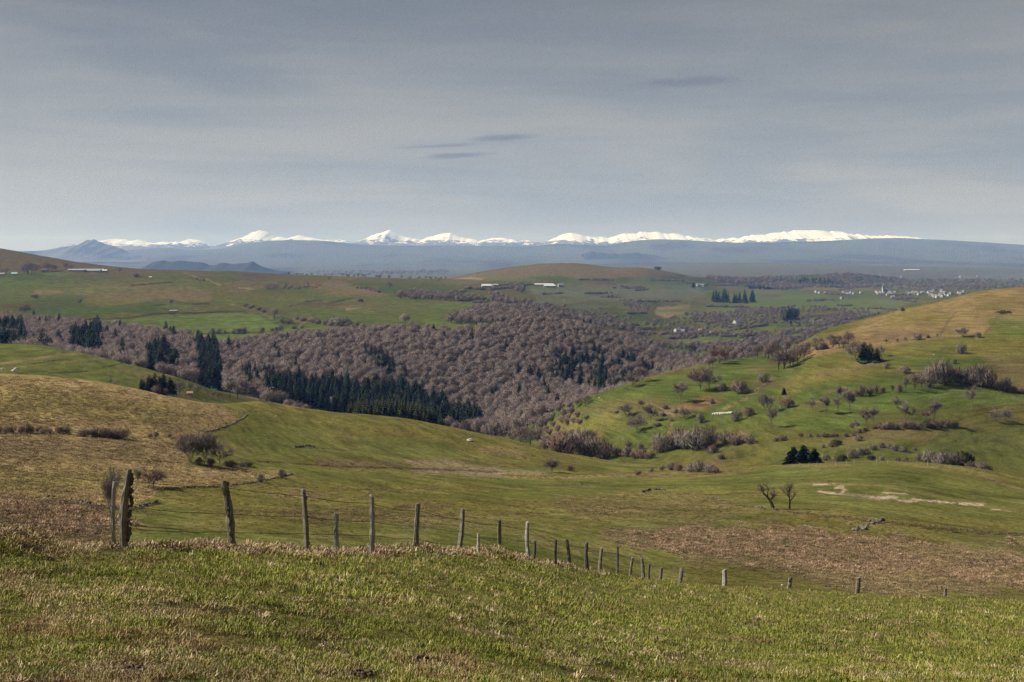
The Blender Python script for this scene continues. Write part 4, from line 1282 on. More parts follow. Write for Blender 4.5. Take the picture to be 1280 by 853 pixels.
LONE = [
    # near pasture
    ('thin0', 139, 655, 80, .55, 'slender pale bare tree rising just behind the two gateposts', 75),
    ('fan0', 192, 609, 29, 1.15, 'low dark rounded bare tree where the stone wall meets the hollow', 75),
    ('thin0', 172, 608, 27, .7, 'small pale wispy tree left of the low dark rounded tree by the wall', 75),
    ('multi1', 238, 578, 46, 1.0, 'leftmost and tallest many-stemmed bare tree of the copse above the stone wall', 75),
    ('multi0', 256, 580, 42, 1.0, 'middle bare tree of the copse above the stone wall', 75),
    ('round2', 275, 581, 34, 1.0, 'short right-hand bare tree of the copse above the stone wall', 75),
    ('multi1', 690, 591, 21, 1.1, 'low twiggy thorn tree on the dry bank below the near ridge', 75),
    ('redshrub0', 712, 589, 11, 1.0, 'small reddish bush just right of the thorn tree on the dry bank', 75),
    ('redshrub1', 797, 594, 6.5, 1.6, 'low rust-brown mound of scrub at the end of the dry bank', 75),
    ('crook0', 967, 637, 38, 1.0, 'crooked bare tree leaning left beside a straighter one in the pasture', 75),
    ('crook1', 987, 636, 43, .75, 'tall thin crooked bare tree on the right of the pair in the pasture', 75),
    # foot of the right-hand spur
    ('broadfir0', 992, 582, 25, 1.5, 'leftmost of the three dark firs at the foot of the right-hand slope', 400),
    ('broadfir1', 1004, 582, 27, 1.35, 'middle of the three dark firs at the foot of the right-hand slope', 400),
    ('broadfir0', 1018, 583, 24, 1.45, 'rightmost of the three dark firs at the foot of the right-hand slope', 400),
    ('greyshrub2', 1178, 582, 21, 1.0, 'pale grey bush standing out in the scrub behind the near rise', 400),
    ('round0', 782, 522, 18, .9, 'small faint bare tree alone below the crest of the green spur', 430),
    ('round1', 796, 541, 23, 1.1, 'spreading bare tree throwing a shadow on the lower green spur', 430),
    ('tall2', 813, 529, 24, 1.0, 'bare tree beside dark scrub just below the track on the spur', 430),
    ('round2', 791, 484, 19, 1.0, 'round grey tree at the upper edge of the spur against the forest', 430),
    ('round0', 803, 478, 20, 1.1, 'broad grey tree on the spur edge right of the round grey tree', 430),
    ('tall0', 850, 505, 29, 1.1, 'tall twiggy bare tree next to the rust-coloured patch on the spur', 430),
    ('red0', 875, 489, 28, 1.0, 'rounded pinkish bare tree of the pair high on the green field', 430),
    ('round2', 887, 488, 29, .9, 'grey bare tree with open branches, right of the rounded pinkish tree', 430),
    ('shrub0', 902, 489, 14, 1.0, 'dark dense bush right of the pair of trees high on the green field', 430),
    ('shrub3', 926, 492, 21, .95, 'large brownish bush above the diagonal track on the spur', 430),
    ('greyshrub1', 954, 478, 14, 1.0, 'grey-brown bush at the upper end of the diagonal track', 430),
    ('shrub1', 890, 505, 8, 1.0, 'tiny dark bush alone on the field above the white bales', 430),
    ('round1', 856, 524, 16, .9, 'small round bare tree left of the row of white bales', 430),
    ('greyshrub0', 876, 529, 14, .9, 'grey bush just below and left of the row of white bales', 430),
    ('greyshrub1', 920, 527, 15, .9, 'roundish grey bush just right of the row of white bales', 430),
    ('redshrub1', 936, 520, 14, 1.1, 'reddish bush behind the round grey bush near the white bales', 430),
    ('round0', 957, 517, 27, .75, 'narrow bare tree below the end of the hedge, left of the reddish bush', 430),
    ('tall1', 966, 536, 30, 1.0, 'bare tree with forked pale stem casting a shadow on bright grass', 430),
    ('redshrub0', 985, 510, 18, 1.0, 'big reddish-brown bush beneath a small dark conifer on the spur', 430),
    ('broadfir1', 980, 494, 10, 1.1, 'small dark conifer poking above a reddish-brown bush', 430),
    ('tall1', 1015.5, 516, 19, .9, 'first and smallest of the four slim trees along the field bank', 430),
    ('tall0', 1032, 519, 25, 1.0, 'second of the four slim trees along the field bank', 430),
    ('tall1', 1046.5, 518, 25, .8, 'third of the four slim trees along the field bank', 430),
    ('tall0', 1061.5, 518, 33, .85, 'tallest of the four slim trees along the field bank, at the right end', 430),
    ('tall2', 1083, 534, 25, 1.0, 'left one of two close bare trees at the bend of the bank', 430),
    ('tall0', 1092, 532, 24, .9, 'right one of two close bare trees at the bend of the bank', 430),
    ('round2', 1067, 540, 15, .9, 'small pinkish tree left of the two close trees at the bend of the bank', 430),
    ('tall1', 1122, 516, 21, 1.0, 'bare tree with bare lower stem left of the taller tree over the dark hedge', 430),
    ('tall2', 1133, 530, 28, 1.0, 'fuller bare tree standing in the dark low hedge', 430),
    ('red0', 1157, 525, 12, 1.0, 'small tan round tree between two taller ones above the dark hedge', 430),
    ('tall0', 1169, 529, 30, 1.0, 'tall bare tree at the right end of the dark low hedge', 430),
    ('tall1', 1214, 513, 31, .9, 'solitary tall bare tree with a long shadow on the lush field', 430),
    ('round1', 1245, 528, 16, 1.0, 'left one of two rounded bushy trees side by side near the right edge', 430),
    ('round0', 1257, 528, 17, 1.1, 'right one of two rounded bushy trees side by side near the right edge', 430),
    ('greyshrub2', 1202, 442, 15, .9, 'grey round bush alone high on the right-hand slope', 430),
    ('shrub0', 1193, 455, 8, 1.0, 'little dark bush below the grey round bush high on the slope', 430),
    ('greyshrub0', 1132, 467, 11, 1.3, 'pale wispy bush above the long hedge of the right-hand slope', 430),
    ('greyshrub1', 1108, 461, 9, 1.0, 'small pale bush right of the dark conifer clump', 430),
    ('spruce3', 1080, 453, 27, 2.2, 'left and tallest dark conifer of the clump on the right-hand slope', 430),
    ('spruce1', 1088, 453, 25, 2.0, 'middle dark conifer of the clump on the right-hand slope', 430),
    ('spruce3', 1096, 453, 19, 1.7, 'right and shortest dark conifer of the clump on the right-hand slope', 430),
    ('round2', 1069, 451, 25, .8, 'grey bare tree touching the dark conifer clump on its left', 430),
    ('tall2', 1102, 447, 15, .9, 'small grey bare tree touching the dark conifer clump on its right', 430),
    ('red0', 899, 455, 23, 1.0, 'tall reddish tree on the field edge below the valley hamlet', 430),
    ('greyshrub1', 1148, 425, 9, 1.0, 'small grey bush at the dark ditch on the brown hill', 430),
    ('round0', 1203, 422, 13, 1.2, 'faint wispy bare tree on the brown upper slope', 430),
    ('greyshrub0', 1223, 422, 8, 1.1, 'little bush right of the faint wispy tree on the brown slope', 430),
    ('gorse1', 1254, 392, 5, 2.2, 'dark patch of gorse near the top of the brown hill', 430),
    ('shrub0', 1128, 389, 7, 1.0, 'tiny dark bush on the skyline of the brown hill', 430),
    # left knoll
    ('dome3', 287, 498, 30, 1.1, 'big rounded pinkish tree left of the red bare bank', 560),
    ('dome0', 297, 499, 20, 1.0, 'smaller rounded grey-pink tree at the foot of the big pinkish one', 560),
    # left plateau
    ('round1', 31, 393, 15, 1.1, 'lone bare tree with a long shadow on the left plateau field', 1180),
    ('round0', 44, 376, 10, 1.1, 'small lone bare tree higher up on the left plateau field', 1180),
    ('greyshrub1', 99, 379, 7, 1.0, 'small bush below the bracken patch of the left plateau', 1180),
    ('dome0', 214, 383, 11, 1.0, 'dark round tree beside the wall under the bracken patch', 1180),
    ('greyshrub0', 170, 347, 7, 1.3, 'grey bush right of the long farm buildings', 1180),
    ('dome2', 343, 399, 15, 1.0, 'dark round tree at the head of the scrubby gully', 1180),
    ('shrub1', 353, 404, 9, 1.0, 'low bush right of the dark round tree of the gully', 1180),
    ('dome1', 506, 408, 17, 1.1, 'isolated round brown tree just above the forest edge', 1180),
    ('greyshrub2', 514, 409, 9, 1.0, 'grey bush at the right foot of the isolated round tree', 1180),
    ('gorse0', 451, 378, 5, 1.2, 'small dark bush alone on the middle of the plateau pasture', 1180),
    ('gorse1', 518, 374, 5, 1.2, 'small dark bush at the lower edge of the plateau wood', 1180),
    ('greydome0', 487, 361, 9, 1.1, 'grey tree at the right end of the rocky scar', 1180),
    ('fir1', 592, 402, 6, 1.4, 'tiny dark conifer at the top edge of the brown forest', 1180),
    ('gorse0', 822, 337.5, 5, 1.6, 'dark clump of bushes on the far hilltop rim', 2500),
    ('spruce3', 867, 360, 8, 1.6, 'dark conifer standing left of the far white house', 2500),
]
for (kind, x, y, hp, wd, lab, ym) in LONE:
    p = at(x, y, ym)
    big = 1.15 if (ym == 430 and kind[:4] in ('roun', 'tall', 'red0')) else 1.0
    plant(kind, p, hp * big / F * p.y, lab, None, wd)

row('scrub along the brown hill bank', 'dark leafless scrub in the long strip across the brown hill', ['shrub1', 'redshrub1', 'shrub3'],
    [(x, 541 + x * .018 + random.uniform(-1, 1), random.uniform(9, 15)) for x in list(range(-8, 88, 8))] + [(x, 545 + (x - 100) * .06, random.uniform(11, 17)) for x in range(102, 152, 7)] + [(x, 547, 7) for x in (186, 196, 210)], 75, .9)
row('low scrub beside the copse', 'low dark scrub spreading right from the copse above the wall', ['shrub3', 'redshrub1'], [(x, 583, random.uniform(8, 12)) for x in range(284, 320, 6)] + [(248, 581, 14), (262, 582, 13)], 75)
row('bushes at the wall corner', 'small pinkish bush where the stone wall ends by the green pasture', ['redshrub0', 'greyshrub0'], [(325, 603, 18), (350, 598, 11), (358, 596, 8)], 75, .7)
row('pink scrub below the near ridge', 'low pinkish scrub in the dip below the near ridge', ['redshrub1', 'greyshrub2', 'redshrub0'], [(838, 588, 11), (850, 589, 14), (862, 590, 16), (874, 590, 16), (886, 591, 13), (896, 591, 9), (812, 590, 8), (826, 589, 9)], 75)
row('thicket at the spur foot', 'bush in the large pinkish-grey thicket at the foot of the spur', ['greyshrub0', 'redshrub0', 'greyshrub2', 'shrub0'],
    [(696, 568, 20), (704, 569, 24), (713, 570, 28), (722, 571, 30), (731, 572, 30), (740, 573, 30), (749, 574, 26), (757, 574, 20), (716, 562, 26), (728, 563, 28), (740, 563, 24), (684, 562, 18)], 430)
row('hedge along the valley stream', 'leafless bush in the hedge along the stream below the green spur', ['shrub0', 'greyshrub1', 'shrub2', 'shrub4', 'redshrub0'],
    [(772, 570, 14), (782, 572, 16), (793, 573, 14), (804, 573, 18), (815, 573, 16), (824, 566, 20), (833, 563, 24), (842, 561, 22), (850, 560, 30), (859, 562, 28), (868, 563, 32), (877, 562, 30), (885, 561, 24), (905, 555, 18), (917, 556, 15), (926, 555, 15), (935, 554, 11), (902, 575, 8), (890, 566, 12), (800, 562, 10), (786, 558, 9)], 430)
row('bushes of the upper spur hedge', 'bush in the long brown hedge across the middle of the right-hand slope', ['shrub0', 'greydome0', 'shrub2', 'greyshrub1', 'greydome1', 'redshrub0', 'greydome3'],
    [(1050, 493, 12), (1058, 494, 12), (1068, 496, 12), (1078, 496, 15), (1087, 494, 16), (1096, 492, 11), (1105, 491, 11), (1115, 491, 13), (1125, 490, 13), (1134, 489, 19), (1143, 488, 22), (1153, 486, 22), (1162, 484, 26), (1171, 482, 28), (1180, 480, 30), (1189, 479, 29), (1198, 478, 27), (1208, 479, 30), (1217, 481, 34), (1226, 482, 28), (1234, 484, 26), (1246, 488, 18), (1256, 489, 19), (1266, 490, 14), (1277, 492, 11), (1292, 494, 12)], 430, .7)
row('dark low hedge under the slim trees', 'squat dark bush of the low hedge beneath the tall bare trees', ['shrub3', 'shrub1'], [(x, 536 - (x > 1150) * 1.5, random.uniform(9, 12)) for x in range(1103, 1200, 9)], 430)
row('low hedge on the lower bank', 'low brown bush on the bank between the two lower fields', ['shrub3', 'redshrub1', 'shrub1'], [(x, 546 - (x > 1060) * (x - 1060) * .3, 6) for x in range(1002, 1102, 9)] + [(1073, 552, 8), (968, 552, 7), (977, 551, 7)], 430)
row('scrub arc behind the near rise', 'scrub bush in the arc behind the fence of the near rise', ['shrub1', 'gorse0', 'shrub3', 'greyshrub2'],
    [(1030, 560, 8), (1038, 559, 10), (1046, 557, 11), (1034, 576, 12), (1045, 578, 14), (1054, 577, 13), (1064, 573, 15), (1073, 570, 13), (1082, 567, 11), (1091, 563, 9), (1101, 560, 8), (1112, 561, 8), (1121, 564, 10), (1132, 565, 7), (1145, 563, 7), (1090, 577, 9), (1104, 578, 9), (1120, 577, 8), (1133, 577, 8), (1150, 576, 11), (1163, 578, 15), (1190, 581, 17), (1202, 582, 17), (1214, 585, 14), (1227, 588, 11), (1237, 589, 8)], 400)
row('trees on the spur edge', 'greyish bare tree in the belt along the upper edge of the spur', ['greydome0', 'greydome1', 'greydome3'],
    [(956, 447, 20), (965, 449, 22), (973, 462, 24), (981, 461, 28), (989, 457, 27), (997, 453, 24), (1005, 448, 20), (945, 447, 16), (935, 446, 16), (925, 447, 14), (916, 450, 14), (908, 452, 16), (892, 457, 14), (884, 459, 12), (960, 452, 22), (978, 456, 26), (992, 460, 22), (1000, 447, 22), (1008, 442, 18), (952, 440, 18), (968, 438, 18), (985, 440, 18)], 430)
row('trees at the hedge under the brown hill', 'bare tree in the dark hedge under the brown hill', ['greydome1', 'shrub0', 'greydome3'], [(1014, 438, 15), (1018, 434, 14), (1027, 433, 14), (1037, 431, 13), (1046, 430, 12), (1056, 436, 14), (1065, 441, 16), (1022, 438, 16), (1031, 437, 16), (1040, 436, 15), (1049, 435, 12), (1060, 434, 20), (1108, 430, 6), (1120, 429, 6), (1132, 427, 6), (1145, 425, 7), (1158, 423, 5), (1170, 421, 5)], 430)
row('row of field bushes on the left plateau', 'small grey bush in the broken row between two left plateau fields', ['greyshrub0', 'greyshrub2', 'shrub1'],
    [(179.5, 415, 7), (207, 415, 8), (219, 418, 4), (235, 416, 4), (266, 417, 8), (272, 417, 7), (283, 416.5, 5), (290, 416.5, 8), (297, 416.5, 8), (304, 416.5, 8), (328, 415, 6), (338, 414.5, 7), (345, 414, 7), (351, 413, 7)], 1180)
row('scrub of the plateau gully', 'scrub bush in the gully running down to the forest edge', ['shrub1', 'shrub2', 'greyshrub1'],
    [(305, 384, 6), (313, 386, 6), (322, 388, 7), (331, 390, 6), (360, 404, 9), (370, 400, 6), (380, 402, 8), (390, 404, 8), (398, 405, 9), (407, 407, 9), (415, 408, 10), (423, 408, 12), (430, 408, 12), (438, 408, 10), (446, 408, 8), (366, 411, 6), (376, 411, 6)], 1180, 1.35)
row('trees round the left farm', 'leafless tree in the windbreak left of the long farm buildings', ['greydome0', 'greydome2', 'greydome1'], [(31, 343, 12), (36, 343, 15), (41, 342, 14), (47, 341, 14), (53, 340, 13), (59, 339, 13), (65, 338.5, 12), (71, 338, 9), (81, 338, 10), (86, 338, 9), (3, 342, 8), (10, 342, 8), (148, 340, 7)], 1900)
row('dark trees of the far conifer stand', 'dark conifer in the stand above the valley, near the centre right', ['spruce1', 'spruce3', 'spruce0'], [(891, 377, 13), (896, 378, 16), (900, 377, 16), (904, 378, 18), (908, 378, 17), (912, 378, 17), (916, 379, 17), (920, 379, 15), (924, 378, 14), (929, 379, 15), (934, 379, 13), (938, 378, 15), (941, 378, 14)], 2000, 1.25)
row('dark trees in the valley floor', 'dark bushy evergreen among the valley floor thickets', ['fir1', 'gorse0', 'broadfir0'], [(978, 402, 12), (985, 400, 14), (991, 398, 13), (996, 400, 11), (990, 408, 11), (1000, 408, 9), (864, 440, 9), (943, 436, 12), (766, 423, 9), (760, 421, 8)], 1750, 1.2)

# ------------------------------------------------------------------ the forest
ZONES_CON = [  # outlines (photograph pixels at mid-height of the trees) where conifers stand, with density
    ([(-20, 402), (14, 405), (30, 410), (32, 432), (-20, 434)], .8), ([(90, 412), (125, 410), (126, 440), (90, 436)], .9), ([(183, 434), (205, 430), (224, 446), (222, 462), (186, 458)], .9),
    ([(246, 428), (272, 428), (277, 478), (252, 478)], .97), ([(318, 468), (345, 470), (420, 474), (450, 478), (500, 474), (520, 482), (545, 500), (600, 512), (612, 520), (560, 540), (430, 525), (340, 500)], .93),
    ([(300, 465), (330, 464), (335, 478), (300, 480)], .6), ([(452, 434), (470, 440), (490, 452), (500, 462), (520, 474), (515, 484), (490, 470), (462, 452)], .45),
    ([(690, 436), (740, 430), (790, 448), (815, 462), (790, 482), (760, 490), (700, 480), (690, 455)], .38), ([(620, 410), (640, 425), (655, 445), (640, 440), (622, 420)], .25), ([(640, 462), (700, 470), (690, 492), (660, 480)], .2),
    ([(50, 425), (64, 428), (64, 446), (50, 444)], .5)]
ZONE_YOUNG = [(440, 497), (545, 502), (560, 530), (540, 535), (440, 520)]
X, Y, Z, PXs, PYs, HID = scatter_zone(840, 1440, -620, 320, 7.6, 5)
ok = inside(PXs, PYs, FOREST)
# the left belt behind the green knoll is narrower
keep = ok & (PYs - 18 * 1200 / Y < HID + 3)
for g in (X, Y, Z, PXs, PYs, HID):
    pass
X, Y, Z, PXs, PYs, HID = [a[keep] for a in (X, Y, Z, PXs, PYs, HID)]
order = np.argsort(Y)
forest_pts = []
rr_ = random.Random(77)
clump = fbm(X / 60, Y / 60, 123, 3)
for i in order:
    mx, my = PXs[i], PYs[i] - 6.5 / Y[i] * F
    con = 0.008
    for poly, d in ZONES_CON:
        if inside(np.array([mx]), np.array([my]), poly)[0]:
            con = d
    isc = rr_.random() < con + (0.12 if con > .1 else 0.05) * clump[i]
    hgt = rr_.uniform(11, 18) if isc else rr_.uniform(8.0, 12.5)
    if isc and 246 < mx < 278:
        hgt *= 1.08
    forest_pts.append((X[i], Y[i], Z[i], hgt, isc, PXs[i], PYs[i], HID[i]))
nb = nc = 0
rest_b, rest_c = [], []
for (x, y, z, hgt, isc, px, py, hid) in forest_pts:
    top = py - hgt / y * F
    if isc:
        if nc < 150 and top < hid - 4:
            nc += 1
            plant('spruce%d' % rr_.randrange(4), Vector((x, y, z - .2)), hgt, 'dark green spruce in the conifer belt of the valley forest', 'spruces of the valley forest', rr_.uniform(1.1, 1.5))
        else:
            rest_c.append((x, y, z - .2, hgt, rr_.uniform(1.1, 1.5)))
    else:
        if nb < 160 and top < hid - 4:
            nb += 1
            plant('dome%d' % rr_.randrange(6), Vector((x, y, z - .2)), hgt, 'leafless brown broadleaf tree at the near edge of the valley forest', 'broadleaf trees at the near forest edge', rr_.uniform(.9, 1.3))
        else:
            rest_b.append((x, y, z - .2, hgt, rr_.uniform(.9, 1.3)))
# young bright conifers in front, close behind the near ridge
Xq, Yq, Zq, Pq, Qq, Hq = scatter_zone(600, 690, -140, -20, 4.4, 6)
k = inside(Pq, Qq - 12, [(436, 480), (560, 490), (562, 545), (436, 530)])
yc = 0
for x, y, z, px, py in zip(Xq[k], Yq[k], Zq[k], Pq[k], Qq[k]):
    top_row = np.interp(px, [436, 447, 470, 500, 520, 535, 550, 560], [503, 499, 498, 499, 502, 508, 517, 526]) + rr_.uniform(-1.5, 3)
    hgt = (py - top_row) / F * y
    if hgt < 3 or hgt > 22:
        continue
    yc += 1
    if yc > 105:
        break
    plant('fir%d' % rr_.randrange(3), Vector((x, y, z - .2)), hgt, 'yellow-green young spruce in the plantation just behind the near ridge', 'young spruces behind the near ridge', rr_.uniform(1.1, 1.5))
row('dark spruces on the green knoll', 'dark spruce in the clump at the foot of the green knoll', ['spruce1', 'spruce0', 'spruce3'], [(175, 491, 18), (180, 491, 21), (185, 492, 22), (190, 492, 23), (195, 493, 24), (200, 493, 25), (205, 494, 24), (210, 494, 20), (187, 493, 20), (198, 494, 22)], 480, 1.5)
row('bare trees beside the knoll spruces', 'rounded bare tree beside the dark spruces on the green knoll', ['greydome0', 'greydome2', 'greydome1', 'greydome3'], [(197, 496, 16), (206, 497, 15), (216, 491, 18), (223, 492, 17), (238, 491, 18), (244, 492, 14), (268, 497, 10), (274, 497, 9), (136, 481, 9), (146, 483, 8)], 480)
row('bare trees at the plantation edge', 'pinkish rounded tree at the near edge of the dark spruce belt', ['dome0', 'dome4', 'dome2'], [(333, 507, 20), (341, 508, 24), (350, 511, 22), (361, 514, 20), (372, 516, 22), (380, 518, 18), (316, 485, 16), (323, 487, 14)], 560, 1.1)
row('trees in the valley bottom', 'pink-brown rounded tree in the narrow valley bottom behind the near ridge', ['dome1', 'dome0', 'dome5', 'greydome2', 'dome3'],
    [(562, 541, 22), (572, 542, 22), (584, 546, 20), (596, 548, 26), (607, 551, 28), (618, 553, 30), (629, 555, 28), (640, 556, 26), (651, 558, 24), (662, 558, 22), (672, 556, 20), (646, 545, 22), (657, 540, 22), (668, 538, 20), (680, 535, 20), (690, 530, 18), (676, 548, 16), (700, 522, 16), (710, 515, 16), (720, 511, 16), (730, 507, 15), (664, 528, 20), (652, 530, 22), (640, 535, 22), (628, 540, 22), (616, 540, 22)], 560, 1.05)
row('scrub at the spur tip', 'scrubby bush among stones at the tip of the green spur', ['greyshrub0', 'shrub2', 'redshrub1'],
    [(668, 545, 8), (676, 541, 9), (684, 538, 9), (692, 534, 8), (700, 540, 8), (708, 532, 8), (716, 526, 8), (724, 520, 8), (694, 548, 8), (704, 552, 9), (680, 552, 10), (714, 540, 7), (705, 520, 9), (715, 516, 9), (690, 524, 9), (726, 530, 6), (735, 523, 5), (770, 516, 5), (800, 506, 5), (830, 512, 6), (698, 546, 10), (706, 549, 11), (688, 544, 11), (672, 549, 11), (664, 550, 12), (712, 546, 9), (702, 528, 10), (710, 522, 9), (684, 531, 10), (678, 536, 11), (838, 528, 7), (820, 534, 7), (828, 520, 6), (843, 516, 8)], 430, 1.3)


# ------------------------------------------------------------------ masses nobody could count
def instance_mass(name, pts, variants, tilt=0.0, seed=0, tint=None):
    """pts: rows of x, y, z, height, width factor"""
    a = np.array(pts, float)
    r = np.random.default_rng(seed)
    me = bpy.data.meshes.new(name)
    me.vertices.add(len(a))
    me.vertices.foreach_set('co', a[:, :3].astype(np.float32).ravel())
    rot = np.stack([r.normal(0, tilt, len(a)), r.normal(0, tilt, len(a)), r.uniform(0, 6.28, len(a))], -1)
    sc = np.stack([a[:, 3] * a[:, 4], a[:, 3] * a[:, 4], a[:, 3]], -1)
    for nm, arr in (('rot', rot), ('sc', sc)):
        q = me.attributes.new(nm, 'FLOAT_VECTOR', 'POINT')
        q.data.foreach_set('vector', arr.astype(np.float32).ravel())
    q = me.attributes.new('vi', 'INT', 'POINT')
    q.data.foreach_set('value', r.integers(0, len(variants), len(a)).astype(np.int32))
    q = me.attributes.new('tint', 'FLOAT', 'POINT')
    q.data.foreach_set('value', (r.uniform(0, 1, len(a)) if tint is None else tint).astype(np.float32))
    o = link(bpy.data.objects.new(name, me))
    o['kind'] = 'stuff'
    ng = bpy.data.node_groups.new(name, 'GeometryNodeTree')
    ng.interface.new_socket('Geometry', in_out='INPUT', socket_type='NodeSocketGeometry')
    ng.interface.new_socket('Geometry', in_out='OUTPUT', socket_type='NodeSocketGeometry')
    gi, go = ng.nodes.new('NodeGroupInput'), ng.nodes.new('NodeGroupOutput')
    iop = ng.nodes.new('GeometryNodeInstanceOnPoints')
    jn = ng.nodes.new('GeometryNodeJoinGeometry')
    for v in variants:
        oi = ng.nodes.new('GeometryNodeObjectInfo')
        oi.inputs['Object'].default_value = v
        oi.inputs['As Instance'].default_value = True
        ng.links.new(oi.outputs['Geometry'], jn.inputs[0])
    m2p = ng.nodes.new('GeometryNodeMeshToPoints')
    ng.links.new(gi.outputs[0], m2p.inputs[0])
    ng.links.new(m2p.outputs[0], iop.inputs['Points'])
    ng.links.new(jn.outputs[0], iop.inputs['Instance'])
    iop.inputs['Pick Instance'].default_value = True
    for nm, typ, sock in (('vi', 'INT', 'Instance Index'), ('rot', 'FLOAT_VECTOR', 'Rotation'), ('sc', 'FLOAT_VECTOR', 'Scale')):
        na = ng.nodes.new('GeometryNodeInputNamedAttribute')
        na.data_type = typ
        na.inputs['Name'].default_value = nm
        ng.links.new(na.outputs[0], iop.inputs[sock])
    ng.links.new(iop.outputs[0], go.inputs[0])
    md = o.modifiers.new('instances', 'NODES')
    md.node_group = ng
    return o


def first_with(mesh):
    for o in COL.objects:
        if o.type == 'MESH' and o.data is mesh and o.parent is None:
            return o


V_DOME = [v for v in (first_with(PROTO['dome%d' % i]) for i in range(6)) if v]
V_GREY = [v for v in (first_with(PROTO['greydome%d' % i]) for i in range(4)) if v]
V_SPR = [v for v in (first_with(PROTO['spruce%d' % i]) for i in range(4)) if v]
V_SHR = [v for v in (first_with(PROTO[k]) for k in ('shrub0', 'shrub1', 'greyshrub1', 'shrub2')) if v]
instance_mass('deciduous_forest', rest_b, V_DOME, 0.03, 1)
instance_mass('conifer_forest', rest_c, V_SPR, 0.01, 2)

# woods and thickets of the plateau and the far valley
wood_pts, thick_pts, far_con = [], [], []


def fill(dst, poly, Y0, Y1, s, h0, h1, keep_=1.0, seed=0, w=(1.0, 1.4), lift=0.5):
    p = np.array(poly, float)
    x0 = (p[:, 0].min() - 640) / F
    x1 = (p[:, 0].max() - 640) / F
    X, Y, Z, P, Q, H = scatter_zone(Y0, Y1, min(x0 * Y0, x0 * Y1), max(x1 * Y0, x1 * Y1), s, seed)
    r = np.random.default_rng(seed + 9)
    cl = fbm(X / (s * 5), Y / (s * 5), seed + 33, 3)
    k = inside(P, Q - lift, poly) & (Q < H + 4) & (cl + r.uniform(-.25, .25, len(X)) > (0.55 - keep_) * 1.0)
    for x, y, z in zip(X[k], Y[k], Z[k]):
        dst.append((x, y, z - .1, r.uniform(h0, h1), r.uniform(*w)))


fill(wood_pts, [(555, 404), (572, 398), (590, 389), (615, 384), (655, 386), (672, 394), (712, 398), (700, 402), (650, 404), (600, 407)], 1400, 2300, 10, 9, 14, 1.0, 1)
fill(wood_pts, [(486, 370), (520, 366), (560, 369), (612, 377), (612, 379), (560, 376), (500, 374)], 2000, 3000, 14, 9, 13, 1.0, 2)
fill(wood_pts, [(612, 368), (650, 376), (690, 384), (720, 395), (770, 405), (800, 412), (760, 412), (700, 398), (650, 383), (615, 377)], 1900, 3000, 15, 7, 12, .75, 3)
fill(wood_pts, [(630, 358), (655, 357), (660, 365), (640, 366)], 2400, 3600, 15, 10, 14, .9, 4)
fill(wood_pts, [(325, 355), (400, 355), (400, 362), (330, 363)], 2000, 2900, 16, 5, 8, .62, 5)
fill(wood_pts, [(760, 405), (800, 404), (880, 396), (980, 385), (1060, 388), (1110, 396), (1060, 410), (1010, 425), (980, 432), (920, 445), (860, 452), (820, 440), (790, 422)], 1650, 4200, 17, 6, 10, .37, 6)
fill(thick_pts, [(740, 398), (800, 400), (880, 390), (980, 382), (1100, 386), (1120, 396), (1010, 428), (960, 440), (870, 455), (820, 438), (780, 420)], 1650, 4200, 17, 4, 7, .42, 7)
fill(wood_pts, [(900, 435), (940, 425), (1000, 412), (1050, 400), (1080, 398), (1020, 425), (985, 440), (930, 452), (880, 458)], 1350, 2600, 12, 7, 11, .55, 8)
fill(wood_pts, [(880, 347.5), (900, 348), (930, 349), (1000, 346), (1060, 343.5), (1130, 350), (1140, 356), (1080, 360), (1010, 360), (980, 363), (940, 360), (900, 354)], 4300, 7600, 26, 12, 18, .75, 9, (1.1, 1.6))
fill(wood_pts, [(1060, 346), (1140, 350), (1290, 350), (1290, 360), (1200, 366), (1100, 364), (1060, 358)], 5000, 8600, 42, 10, 16, .62, 10, (1.1, 1.7))
fill(far_con, [(1000, 350), (1020, 349), (1050, 353), (1062, 358), (1050, 360), (1000, 355)], 4300, 7600, 24, 13, 19, .8, 11, (1.4, 2.0))
fill(far_con, [(930, 357), (965, 357), (968, 362), (935, 361)], 4200, 7600, 24, 11, 15, .8, 12, (1.4, 2.0))
fill(wood_pts, [(680, 391), (700, 380), (740, 386), (790, 392), (800, 400), (740, 400)], 1900, 3200, 24, 6, 10, .5, 13)
fill(wood_pts, [(770, 376), (800, 376), (822, 388), (800, 392), (780, 384)], 2300, 3600, 20, 6, 10, .6, 14)
fill(far_con, [(240, 349), (256, 349), (256, 352), (240, 352)], 2000, 2900, 16, 5, 7, .5, 15)
fill(wood_pts, [(340, 341), (560, 346), (560, 352), (400, 350)], 2700, 3400, 40, 6, 9, .2, 16)
fill(wood_pts, [(380, 339), (560, 338), (560, 343), (400, 344)], 7000, 14000, 90, 12, 20, .5, 17, (1.5, 3))
rh = random.Random(91)
for k_ in range(75):
    px_, py_ = rh.uniform(560, 1200), rh.uniform(350, 425)
    L_ = rh.uniform(15, 60)
    sl = rh.uniform(-.16, .12)
    n_ = int(L_ / 1.6)
    for q_ in range(n_):
        if rh.random() < .2:
            continue
        p = at(min(max(px_ + q_ * 1.6, -20), 1300), py_ + sl * q_ * 1.6 + rh.uniform(-.3, .3), 1750)
        if 1750 < p.y < 8000:
            thick_pts.append((p.x, p.y, p.z - .1, rh.uniform(2.5, 6) * (1 + p.y / 9000), rh.uniform(1, 1.7)))
instance_mass('plateau_woods', wood_pts, V_GREY + V_DOME[:2], 0.02, 3)
instance_mass('valley_thickets', thick_pts, V_SHR, 0.03, 4)
instance_mass('far_conifers', far_con, V_SPR, 0.01, 5)
print('forest', len(rest_b), len(rest_c), nb, nc, yc, 'woods', len(wood_pts), len(thick_pts), len(far_con))
